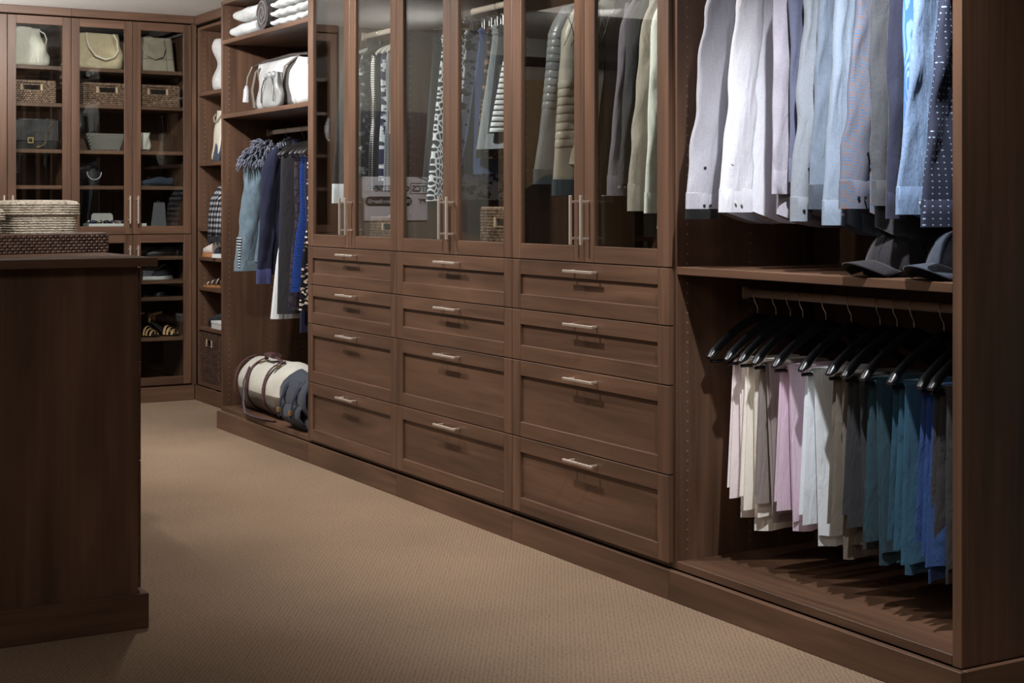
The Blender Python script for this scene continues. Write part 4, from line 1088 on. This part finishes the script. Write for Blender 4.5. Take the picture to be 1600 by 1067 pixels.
# canvas duffel on the bay floor
FZ = .1275
def barrel(r_, y0, y1, rz, seed, n=40, m=24, lump=.006, f0=0, f1=2*pi, grow=0.0, endr=.72):
    R = random.Random(seed); p = [R.uniform(0, 6.28) for _ in range(4)]; rings = []
    for j in range(m+1):
        q = j/m; y = y0+(y1-y0)*q
        e = 1-(1-endr)*(max(0, abs(2*q-1)-.80)/.20)**2
        ring = []
        for i in range(n+1 if f1-f0 < 6.2 else n):
            f = f0+(f1-f0)*i/n
            l = lump*(sin(3*f+p[0]+7*q)+.7*sin(5*f+p[1]-11*q)+.9*sin(23*q+p[2])*(.5+.5*cos(f)))*(.3+abs(2*q-1))
            rr = (r_+l)*e+grow
            z = rr*sin(f)
            ring.append((rr*cos(f)*1.05, y, rz+max(-rz+.002, z) if True else z))
        rings.append(ring)
    return rings
r = thing('duffel_bag', 'cream canvas duffel bag with olive base and plum leather straps', 'bag', (3.11, 7.93, FZ))
obj('bag_body', MB().loft(barrel(.148, -.37, .34, .142, 3)), CANV, r, smooth=True, ang=80)
bs = barrel(.148, -.368, .338, .142, 3, f0=pi*1.03, f1=2*pi*.985, grow=.0025)
obj('base_panel', MB().loft(bs, False, False, wrap=False), fabric('olive_canvas', lin((96,84,70)), weave=700), r, smooth=True, sol=.002)
PLUM = leather('plum_leather', lin((92,66,68)), .35)
for y in (.31, .12, -.14):
    rr = []
    for k in range(21):
        a = radians(100+150*k/20); rr.append((.158*cos(a)*1.05, y+.012*sin(k*.5), .142+max(-.139, .158*sin(a))))
    obj('strap', MB().tube(rr, (.016, .003), 8, (0, 1, 0)), PLUM, r, smooth=True)
    bk_ = obj('strap_tab', MB().box(-.09, -.05, y-.026, y+.026, .272, .277), GOLD if y != .31 else PLUM, r, bev=.001)
hd = [(-.04, .12, .29), (-.055, .08, .312), (-.05, .0, .322), (-.05, -.06, .315), (-.04, -.14, .29)]
obj('handle', MB().tube(hd, (.012, .005), 8, (1, 0, 0)), PLUM, r, smooth=True)
obj('handle_wrap', MB().tube([(-.052, .055, .322), (-.052, -.055, .322)], [(.030, .014), (.034, .016)], 12, (1, 0, 0)), PLUM, r, smooth=True)
obj('shoulder_strap', MB().tube([(-.13, .15, .25), (-.172, .13, .17), (-.19, .09, .06), (-.195, .03, .010), (-.20, -.09, .006), (-.19, -.24, .006), (-.17, -.34, .008)], [(.003, .014)]*2+[(.004, .010), (.011, .004), (.012, .0035), (.012, .0035), (.012, .0035)], 8, (1, 0, 0)), leather('navy_strap', lin((84,72,80))), r, smooth=True)
obj('zip_seam', MB().tube([(-.152, -.17, .10), (-.150, -.172, .17), (-.10, -.175, .255), (-.04, -.178, .292)], .003, 6), BLACK, r, smooth=True)
# navy rucksack
r = thing('rucksack', 'slate blue canvas rucksack with leather straps beside the duffel', 'bag', (3.09, 7.29, FZ))
SLC = fabric('slate_canvas', lin((66,70,80)), weave=500, var=.2)
mb = MB(); sack(mb, .30, .40, .27, 51, lambda q: (1-.15*q, 1-.10*q-.2*max(0, q-.8)), .014, 40, 16, .55); obj('bag_body', mb, SLC, r, smooth=True, ang=80)
fl = []
for k in range(9):
    a = radians(20+150*k/8); fl.append([(-.03-.148*sin(a)*.95+.0, -.17+.34*j/8, .165+.13*cos(a)+.010*sin(j*1.3+k)) for j in range(9)])
obj('flap', MB().loft(fl, False, False, wrap=False), SLC, r, smooth=True, sol=.010)
obj('pocket', MB().loft([[(-.15-.035*sin(pi*q)+.0, -.12+.25*j/10, .03+.11*q) for j in range(11)] for q in (0, .15, .4, .7, .9, 1)], False, False, wrap=False), SLC, r, smooth=True, sol=.012)
for y in (.09, -.07):
    s_ = obj('strap', MB().tube([(-.09, y, .283), (-.165, y, .22), (-.193, y+.01, .15), (-.205, y+.015, .06)], (.013, .004), 8, (0, 1, 0)), leather('ink_strap', (.02, .025, .05)), r, smooth=True)
    obj('buckle', MB().box(-.214, -.200, y-.008, y+.026, .085, .108), GOLD, s_, bev=.002)

# bags in the back cabinets
r = thing('drawstring_bag', 'cream canvas bucket bag with thin strap on the uppermost shelf', 'bag', (2.13, 9.91, 2.1555))
mb = MB(); sack(mb, .34, .24, .245, 61, lambda q: (1-.33*q**1.4, 1-.35*q), .013, 36, 16, .6); obj('bag_body', mb, CANV, r, smooth=True, ang=80)
obj('strap', MB().tube([(.085, -.04, .245), (.135, -.05, .215), (.148, -.055, .18), (.135, -.06, .12), (.122, -.06, .09)], .004, 6), CANV, r, smooth=True)
obj('gathered_top', MB().tube([(-.10, 0, .243), (0, 0, .250), (.10, 0, .243)], [.015, .03, .014], 10), fabric('taupe_lining', lin((120,110,98))), r, smooth=True)
r = thing('rope_tote', 'beige canvas tote with pale looped rope handles', 'bag', (2.605, 9.92, 2.1555))
TAN = fabric('beige_canvas', lin((196,180,150)), weave=600, var=.08)
mb = MB(); sack(mb, .33, .24, .235, 63, lambda q: (1-.10*q-.12*max(0, q-.8)*3, 1-.4*q), .010, 36, 16, .5); obj('bag_body', mb, TAN, r, smooth=True, ang=80)
hp_ = [(-.075, -.07, .232), (-.085, -.11, .19), (-.075, -.128, .14), (-.035, -.135, .085), (.03, -.137, .062), (.085, -.132, .078), (.115, -.125, .12), (.115, -.10, .19), (.10, -.07, .232)]
obj('rope_handle', MB().tube(hp_, .0072, 8), fabric('pale_rope', lin((225,214,192)), weave=200), r, smooth=True)
r = thing('structured_handbag', 'taupe structured handbag with two loop handles', 'bag', (2.965, 9.90, 2.1555))
TAU = leather('taupe_leather', lin((158,148,132)), .45, .1)
mb = MB(); rings = []
for q in (0, .02, .5, .97, 1): rings.append([(x*(1-.10*q)*(1 if 0 < q < 1 else .96), y*(1-.45*q)*(1 if 0 < q < 1 else .94), .228*q) for x, y in rrect(.145, .085, .025, 6)])
mb.loft(rings); obj('bag_body', mb, TAU, r, smooth=True, ang=40)
for x in (-.13, .085): obj('side_seam', MB().tube([(x, -.0865, .004), (x*.95, -.069, .11), (x*.91, -.049, .222)], .0014, 5), BLACK, r, smooth=True)
obj('front_seam', MB().tube([(-.135, -.071, .085), (.135, -.071, .085)], .0014, 5), BLACK, r)
for s, y in ((0, -.09), (1, .05)):
    h_ = obj('handle', MB().tube([(-.075, y+.035, .205), (-.078, y, .15), (-.055, y-.006, .105), (0, y-.010, .082), (.05, y-.006, .10), (.068, y, .15), (.066, y+.035, .205)] if s == 0 else arc((-.06, y, .2), (.06, y, .2), .045), .0055, 8), TAU, r, smooth=True)
r = thing('flap_bag', 'black flap handbag with a square gold clasp and chain', 'bag', (2.215, 9.89, 1.6305))
mb = MB(); rings = [[(x*s, y*s, z) for x, y in rrect(.135, .05, .02, 5)] for s, z in ((.95, 0), (1, .01), (1, .185), (.95, .195))]; mb.loft(rings)
BLK = leather('black_leather', (.02, .02, .022), .4); obj('bag_body', mb, BLK, r, smooth=True, ang=40)
obj('flap', MB().box(-.133, .133, -.056, -.050, .055, .19), BLK, r, bev=.003)
c_ = MB()
for b4 in ((-.062, -.024, .040, .048), (-.062, -.024, .070, .078), (-.062, -.054, .048, .070), (-.032, -.024, .048, .070)): c_.box(b4[0], b4[1], -.062, -.056, b4[2], b4[3])
obj('clasp', c_, GOLD, r, bev=.001, kind='stuff')
cp_ = [(.098, -.062, .175), (.072, -.064, .14), (.060, -.066, .10), (.052, -.067, .06), (.038, -.068, .03), (.010, -.068, .017), (-.01, -.067, .016)]
ch = MB()
for a, b_ in zip(cp_[:-1], cp_[1:]):
    for q in (0, .33, .66):
        p_ = Vector(a).lerp(Vector(b_), q); ch.ball(p_, .0042, .0036, .0058, 6, 4)
obj('chain', ch, GOLD, r, smooth=True, kind='stuff')
r = thing('mesh_bag', 'silver mesh bucket bag on a shelf above the jewellery tray', 'bag', (2.645, 9.86, 1.6305))
MESH = printed('silver_mesh', 'dots', lin((150,146,140)), lin((26,24,22)), 100, .36, rough=.4)
mb = MB(); rings = [[(x*s, y*s, z) for x, y in rrect(.13, .06, .02, 5)] for s, z in ((.72, 0), (.74, .006), (.98, .10), (1, .112))]; mb.loft(rings); obj('bag_body', mb, MESH, r, smooth=True, ang=40)
obj('base_trim', MB().box(-.075, .075, -.046, -.040, .0, .008), SILVER, r, bev=.001)
r = thing('pale_clutch', 'pale pleated clutch bag with a silver base near the dividing doors', 'bag', (2.865, 9.87, 1.6305))
mb = MB(); sack(mb, .16, .09, .125, 67, lambda q: (1-.06*q, 1-.3*q), .005, 32, 12, .45); obj('bag_body', mb, fabric('pale_satin', lin((196,192,182)), .5), r, smooth=True, ang=80)
obj('frame_clasp', MB().tube([(-.075, -.03, .012), (0, -.052, .010), (.075, -.03, .012)], .006, 8), SILVER, r, smooth=True)
r = thing('handled_tote', 'cream and navy tote with tall handles on the corner shelf, near the coat bay', 'bag', (3.34, 8.62, 1.5585))
mb = MB(); sack(mb, .12, .22, .24, 68, lambda q: (1-.42*q, 1-.45*q), .004, 28, 10, .5); obj('bag_body', mb, fabric('cream_tote', lin((210,204,190)), weave=500), r, smooth=True, ang=80)
obj('navy_panel', MB().loft([[(-.062+.022*q, -.118+.13*k/6*(1-.3*q), .004+.19*q) for k in range(7)] for q in (0, .3, .6, .85, 1)], False, False, wrap=False), fabric('navy_suede', lin((52,56,68))), r, smooth=True, sol=.004)
for x in (-.03, .03): obj('handle', MB().tube(arc((x, -.05, .23), (x, .05, .23), .14), .0045, 8), TAU, r, smooth=True)

# corner shelf bags and scarf
r = thing('ruffled_pouch', 'white ruffled pouch on the high corner shelf', 'bag', (3.335, 9.42, 2.0155))
mb = MB(); sack(mb, .20, .20, .33, 71, lambda q: (1-.25*q+.12*sin(q*9), 1-.25*q+.12*sin(q*9)), .010, 28, 18, .8); obj('bag_body', mb, WK, r, smooth=True, ang=80)
r = thing('canvas_tote', 'tall cream canvas tote with handle beside the bay panel on the corner shelf', 'bag', (3.345, 9.515, 1.5585))
mb = MB(); sack(mb, .16, .21, .335, 73, lambda q: (1-.45*q, 1-.22*q), .006, 28, 14, .5); obj('bag_body', mb, fabric('pale_canvas', lin((205,198,182)), weave=500), r, smooth=True, ang=80)
obj('handle', MB().tube([(-.045, .06, .315), (-.07, .03, .29), (-.075, 0, .26), (-.068, -.04, .27), (-.045, -.07, .315)], .005, 8), fabric('tote_handle', lin((150,142,128))), r, smooth=True)
obj('navy_panel', MB().loft([[(-.078+.028*q, -.11+.14*j/6*(1-.35*q*q), .005+.20*q) for j in range(7)] for q in (0, .3, .6, .85, 1)], False, False, wrap=False), fabric('navy_patch', lin((58,68,84))), r, smooth=True, sol=.004)
r = thing('plaid_scarf', 'black and white plaid scarf with fringe draped over the corner shelf', 'scarf', (3.262, 9.27, 1.1335))
PLD = printed('plaid', 'plaid', lin((22,22,26)), lin((170,170,176)), 9, .3, lin((70,70,76)))
def drape(i, j):
    y = -.14+.28*i/10
    P_ = [(.16, .012), (.10, .10), (.06, .21), (.02, .27), (-.02, .25), (-.056, .18), (-.068, .08), (-.070, 0), (-.071, -.05)]
    x, z = P_[j]; return (x+.004*sin(i*1.7+j*.6), y*(1-.25*(z > .2))+.02*(j < 3), z+(.003 if j < 1 else .010)*sin(i*1.3))
obj('folded_cloth', MB().loft([[drape(i, j) for i in range(11)] for j in range(9)], False, False, wrap=False), PLD, r, smooth=True, sol=.012)
fr = MB()
for i in range(19):
    y = -.135+.27*i/18; fr.tube([(-.071, y, -.05), (-.072, y+.003*sin(i*2), -.075), (-.071, y+.006*sin(i*3), -.10+.012*sin(i*5))], [.005, .004, .002], 5)
obj('fringe', fr, fabric('dark_fringe', lin((40,40,44))), r, smooth=True, kind='stuff')

# ------------------------------------------------------------------ shoes
def shoe_rings(L_, wd, ht, kind):
    "from heel to toe along +x; kind sets the profile"
    rings = []; m = 14
    for j in range(m+1):
        q = j/m; x = -L_/2+L_*q
        w_ = wd*(.62+.20*sin(pi*min(1, q*1.0))+.26*math.exp(-((q-.68)/.22)**2))*(1 if q < .93 else .80 if q < .99 else .42)*(1 if q > .05 else .72)
        top = ht*(1-.18*math.exp(-((q-.15)/.10)**2)) if q < .40 else ht*(1-.62*((q-.40)/.60)**.9)
        top *= (.9 if q < .02 else 1) * (1 if q < .97 else .6)
        n = 18; rings.append([(x, w_/2*sgp(cos(2*pi*i/n), .7), top*.5+top*.5*sgp(sin(2*pi*i/n), .7)) for i in range(n)])
    return rings
def sole_rings(L_, wd, th, g=1.05):
    pts = []; n = 30
    for i in range(n):
        f = 2*pi*i/n; c = cos(f); q = (c+1)/2
        w_ = wd*(.62+.20*sin(pi*q)+.26*math.exp(-((q-.68)/.22)**2))/2*sgp(sin(f), .55)
        pts.append((L_*.51*sgp(c, .9)*g, w_*g*1.02))
    return [[(x, y, z) for x, y in pts] for z in (0, th*.5, th)]
def sneaker(label, loc, rotz, m, sole_m, lace_m, group=None, L_=.285):
    t = thing('sneaker', label, 'shoe', loc, rotz, group)
    up = shoe_rings(L_*.97, .098, .098, 'sneaker'); obj('upper', MB().loft([[(x, y, z+.018) for x, y, z in r_] for r_ in up]), m, t, smooth=True, ang=75)
    obj('sole', MB().loft(sole_rings(L_, .098, .026)), sole_m, t, smooth=True, ang=40)
    for k in range(4):
        q = .40+.09*k; x = -L_/2+L_*q; z = .018+.098*(1-.62*max(0, (q-.40)/.60)**.9)
        obj('lace', MB().tube([(x, -.026, z-.010), (x+.008, 0, z+.004), (x, .026, z-.010)], .0032, 6), lace_m, t, smooth=True)
    obj('tongue', MB().tube([(-.02, 0, .09), (-.045, 0, .122), (-.055, 0, .135)], [(.008, .024), (.006, .026), (.004, .02)], 10), m, t, smooth=True)
    return t
def boot(label, loc, rotz, m, group=None):
    t = thing('ankle_boot', label, 'boot', loc, rotz, group)
    up = shoe_rings(.27, .095, .085, 'boot'); obj('foot', MB().loft([[(x, y, z+.018) for x, y, z in r_] for r_ in up]), m, t, smooth=True, ang=75)
    obj('shaft', MB().tube([(-.085, 0, .06), (-.082, 0, .12), (-.085, 0, .19), (-.09, 0, .215)], [(.055, .040), (.050, .038), (.054, .042), (.056, .043)], 18, (1, 0, 0)), m, t, smooth=True)
    obj('sole', MB().loft(sole_rings(.275, .095, .020)), BLACK, t, smooth=True, ang=40)
    obj('heel', MB().loft([[(-.135+.075*a, .032*b_, z) for a, b_ in ((0, -.8), (1, -1), (1, 1), (0, .8))] for z in (-.0, .019)]), BLACK, t)
    return t
def heel_sandal(label, loc, rotz, m, strap, group=None):
    t = thing('heeled_sandal', label, 'shoe', loc, rotz, group)
    pts = [(.115, 0, .008), (.06, 0, .008), (.02, 0, .018), (-.03, 0, .052), (-.07, 0, .078), (-.105, 0, .083)]
    obj('footbed', MB().tube(pts, [(.006, .026), (.008, .042), (.008, .036), (.008, .028), (.008, .028), (.006, .022)], 14, (0, 0, 1)), m, t, smooth=True)
    obj('heel', MB().tube([(-.095, 0, .080), (-.100, 0, .045), (-.104, 0, .0)], [.018, .010, .0085], 10, (1, 0, 0)), BLACK, t, smooth=True)
    for x, w_, h_ in ((.085, .036, .034), (.055, .042, .046), (.03, .040, .058)):
        obj('toe_strap', MB().tube([(x, w_*cos(a), .008+h_*sin(a)) for a in [pi*k/8 for k in range(9)]], (.008, .002), 8, (1, 0, 0)), strap, t, smooth=True)
    obj('ankle_strap', MB().tube([(-.06+.048*cos(a), .036*sin(a), .14+.012*cos(a)) for a in [2*pi*k/14 for k in range(15)]], (.007, .002), 8, (0, 0, 1)), strap, t, smooth=True)
    obj('heel_counter', MB().loft([[(-.078+.036*cos(a), .030*sin(a), z) for a in [pi*.5+pi*k/8 for k in range(9)]] for z in (.082, .115, .145)], False, False, wrap=False), strap, t, smooth=True, sol=.003)
    return t
def strappy(label, loc, rotz, group=None):
    t = thing('flat_sandal', label, 'shoe', loc, rotz, group)
    obj('sole', MB().loft(sole_rings(.26, .088, .010)), leather('tan_sole', lin((170,116,72)), .5), t, smooth=True, ang=40)
    for x, h_ in ((.075, .035), (.035, .05), (-.01, .06), (-.05, .068)):
        obj('metal_strap', MB().tube([(x-.015*sin(a), .042*cos(a), .008+h_*sin(a)) for a in [pi*k/9 for k in range(10)]], .0042, 7), SILVER, t, smooth=True)
    obj('jewel', MB().ball((.05, -.02, .045), .008, .008, .005, 10, 5), GOLD, t, smooth=True)
    return t
def flat(label, loc, rotz, m, group=None):
    t = thing('flat_shoe', label, 'shoe', loc, rotz, group)
    up = shoe_rings(.25, .085, .055, 'flat'); obj('upper', MB().loft([[(x, y, z+.008) for x, y, z in r_] for r_ in up]), m, t, smooth=True, ang=75)
    obj('sole', MB().loft(sole_rings(.252, .085, .010)), BLACK, t, smooth=True, ang=40)
    obj('bow', MB().tube([(.045, -.02, .052), (.05, 0, .058), (.045, .02, .052)], [.008, .004, .008], 8), BLACK, t, smooth=True)
    return t
GUM = plain('gum_sole', lin((176,122,78)), .6); WSOLE = plain('white_rubber', (.6, .6, .58), .6); LW = fabric('white_lace', (.6, .6, .6))
OFFW = fabric('offwhite_suede', lin((205,198,188)), weave=300); GRS = fabric('grey_suede', lin((124,124,130)), weave=300); DKS = fabric('dark_suede', lin((46,48,54)), weave=300)
rx = radians(90)
sneaker('off-white lace sneaker with gum sole on the corner shelf', (3.300, 9.505, .9425), radians(112), OFFW, GUM, LW)
sneaker('dark sneaker with white toe beside the off-white one', (3.345, 9.335, .9430), radians(178), DKS, WSOLE, LW)
strappy('flat sandal with silver straps and tan sole on the corner shelf', (3.300, 9.505, .7465), radians(115), 'silver strapped sandals')
strappy('second silver strapped flat sandal, farther along the corner shelf', (3.345, 9.24, .7465), radians(115), 'silver strapped sandals')
boot('black ankle boot standing behind a white shoe box', (3.335, 9.515, .4865), radians(112), leather('boot_black', (.030, .032, .036), .4))
r = thing('shoe_box', 'small white box in front of the black ankle boot', 'box', (3.258, 9.350, .4865))
obj('box_base', MB().box(-.04, .04, -.11, .075, 0, .046), WSOLE, r, bev=.002); obj('lid', MB().box(-.042, .042, -.112, .077, .032, .050), plain('box_lid', (.66, .66, .66), .6), r, bev=.002)
SG2 = 'shoes in the lower back cabinet'
flat('grey slip-on shoe on the uppermost low shelf', (2.895, 9.86, .9457), radians(200), GRS, SG2)
flat('second grey slip-on shoe, next to the cabinet edge', (3.028, 9.86, .9457), radians(205), GRS, SG2)
sneaker('slate sneaker with white sole behind the lower glass door', (2.895, 9.87, .7905), radians(185), GRS, WSOLE, LW, SG2, .25).scale = (.95, .95, .80)
sneaker('darker slate sneaker beside the cabinet edge behind glass', (3.035, 9.885, .7905), radians(215), DKS, WSOLE, LW, SG2, .20).scale = (.95, .95, .80)
flat('black flat shoe below the slate sneakers', (2.93, 9.88, .679), radians(190), leather('flat_black', (.02, .02, .022), .3), SG2)
flat('second black flat shoe with a dark bow near the cabinet edge', (3.05, 9.90, .679), radians(235), bpy.data.materials['flat_black'], SG2)
TANL = leather('gold_tan', lin((190,150,104)), .35)
heel_sandal('gold and black heeled sandal nearest the island corner', (2.905, 9.84, .4195), radians(-62), BLACK, TANL, SG2)
heel_sandal('gold and black heeled sandal, the mate closer to the cabinet edge', (3.03, 9.84, .4195), radians(-50), BLACK, TANL, SG2)
flat('navy flat shoe behind the upper glass door', (2.985, 9.87, 1.4035), radians(190), fabric('navy_shoe', lin((58,66,80))), None)

# ------------------------------------------------------------------ jewellery, cards, caps
r = thing('jewellery_tray', 'white tray of beads and stones behind the double doors', 'tray', (2.655, 9.83, 1.1405))
obj('tray_base', MB().box(-.135, .24, -.075, .075, 0, .006), WSOLE, r, bev=.002)
tw = MB().box(-.135, .24, -.075, -.069, .006, .020).box(-.135, .24, .069, .075, .006, .020).box(-.135, -.129, -.069, .069, .006, .020).box(.234, .24, -.069, .069, .006, .020)
obj('tray_rim', tw, WSOLE, r, bev=.001)
R = random.Random(9); bm_ = [plain('bead_dark', (.03, .03, .035), .2), GOLD, plain('bead_pearl', (.6, .58, .55), .2), plain('bead_red', (.25, .03, .03), .2), plain('bead_blue', (.05, .09, .3), .2)]
for k, m in enumerate(bm_):
    q = MB()
    for _ in range(90 if k == 0 else 16):
        x, y = R.uniform(-.12, .115), R.uniform(-.06, .05); q.ball((x, y, .012+R.uniform(0, .026)), R.uniform(.005, .011), R.uniform(.005, .010), R.uniform(.004, .008), 7, 4)
    obj('beads', q, m, r, smooth=True, kind='stuff')
r = thing('display_card', 'pale card standing behind the beads in the white tray', 'card', (2.65, 9.925, 1.1405))
obj('card', MB().loft([[(x, y, z) for x, y in ((-.075+i_, 0), (.075-i_, 0), (.075-i_, .006), (-.075+i_, .006))] for z, i_ in ((0, 0), (.074, .006), (.086, .018))]), plain('card_cream', (.5, .48, .44), .7), r, bev=.001)
obj('foot', MB().box(-.02, .02, .006, .035, 0, .004), bpy.data.materials['card_cream'], r)
r = thing('earring_stand', 'dark grey slanted earring stand behind the upper door nearest the corner', 'stand', (3.005, 9.86, 1.1405))
obj('backboard', MB().loft([[(x, y+.03*z, z) for x, y in ((-.052+.14*z, -.004), (.052-.06*z, -.004), (.052-.06*z, .004), (-.052+.14*z, .004))] for z in (0.004, .06, .158)]), plain('stand_grey', (.10, .10, .11), .6), r, bev=.001)
obj('foot', MB().box(-.05, .05, -.01, .05, 0, .005), bpy.data.materials['stand_grey'], r)
for x in (-.006, .006): obj('earring', MB().ball((x, .001, .163), .003, .003, .005, 8, 5), SILVER, r, smooth=True)
r = thing('crystal_necklace', 'crystal necklace on a small black bust on the dark shelf', 'necklace', (2.575, 9.85, 1.4035))
obj('bust', MB().tube([(0, .01, 0), (0, .01, .01), (0, .01, .04), (0, .01, .085), (0, .015, .11)], [(.03, .045), (.02, .03), (.022, .042), (.016, .05), (.012, .014)], 16, (0, 1, 0)), BLACK, r, smooth=True)
nk = MB()
for k in range(15):
    a = pi*k/14; nk.ball((-.045*cos(a), -.014-.006*sin(a), .085-.045*sin(a)), .0042, .0042, .0042, 7, 5)
obj('crystals', nk, plain('crystal', (.8, .85, .9), .05, 0, 1.0), r, smooth=True, kind='stuff')
def cap(label, loc, rotz, m, group=None):
    t = thing('baseball_cap', label, 'cap', loc, rotz, group); rings = []
    for j in range(10):
        q = j/9; a = radians(88*q)
        n = 30; g = cos(a)**.85 if j < 9 else .03
        rings.append([((.096*cos(2*pi*i/n)*g-.004-.012*q), .080*sin(2*pi*i/n)*g, .003+.125*sin(a)**.95+(.004*cos(12*pi*i/n)*sin(2*a) if j < 9 else 0)) for i in range(n)])
    obj('crown', MB().loft(rings, False, True), m, t, smooth=True, ang=80, sol=.003)
    obj('button', MB().ball((-.016, 0, .131), .009, .009, .005, 10, 5), m, t, smooth=True)
    br = []
    for j in range(8):
        q = j/7; row = []
        for i in range(15):
            s = -1+2*i/14; b0 = .088*sqrt(max(0, 1-(s*.86)**2)); 
            x = b0*1.02+q*(.085*(1-.42*s*s)); y = s*(.074+.008*q*(1-abs(s)))
            row.append((x, y, .045-.030*s*s-.012*q*(1-.0*s*s)+.006*q*(1-s*s)))
        br.append(row)
    obj('brim', MB().loft(br, False, False, wrap=False), m, t, smooth=True, sol=.004)
    for k in range(6):
        a = 2*pi*k/6+.26; pts = [((.0975*cos(a)*cos(radians(88*q/8))**.85-.004-.012*q/8), .0815*sin(a)*cos(radians(88*q/8))**.85, .004+.126*sin(radians(88*q/8))**.95) for q in range(9)]
        obj('seam', MB().tube(pts, .0016, 5), m, t, smooth=True)
    return t
cap('charcoal felt baseball cap on the shelf under the shirts', (3.06, 3.145, 1.0797), radians(178), fabric('charcoal_felt', lin((38,36,40)), weave=300), 'caps on the shelf')
cap('blue-grey denim baseball cap at the end panel', (3.06, 2.915, 1.0797), radians(180), fabric('denim_felt', lin((54,60,72)), weave=300), 'caps on the shelf')
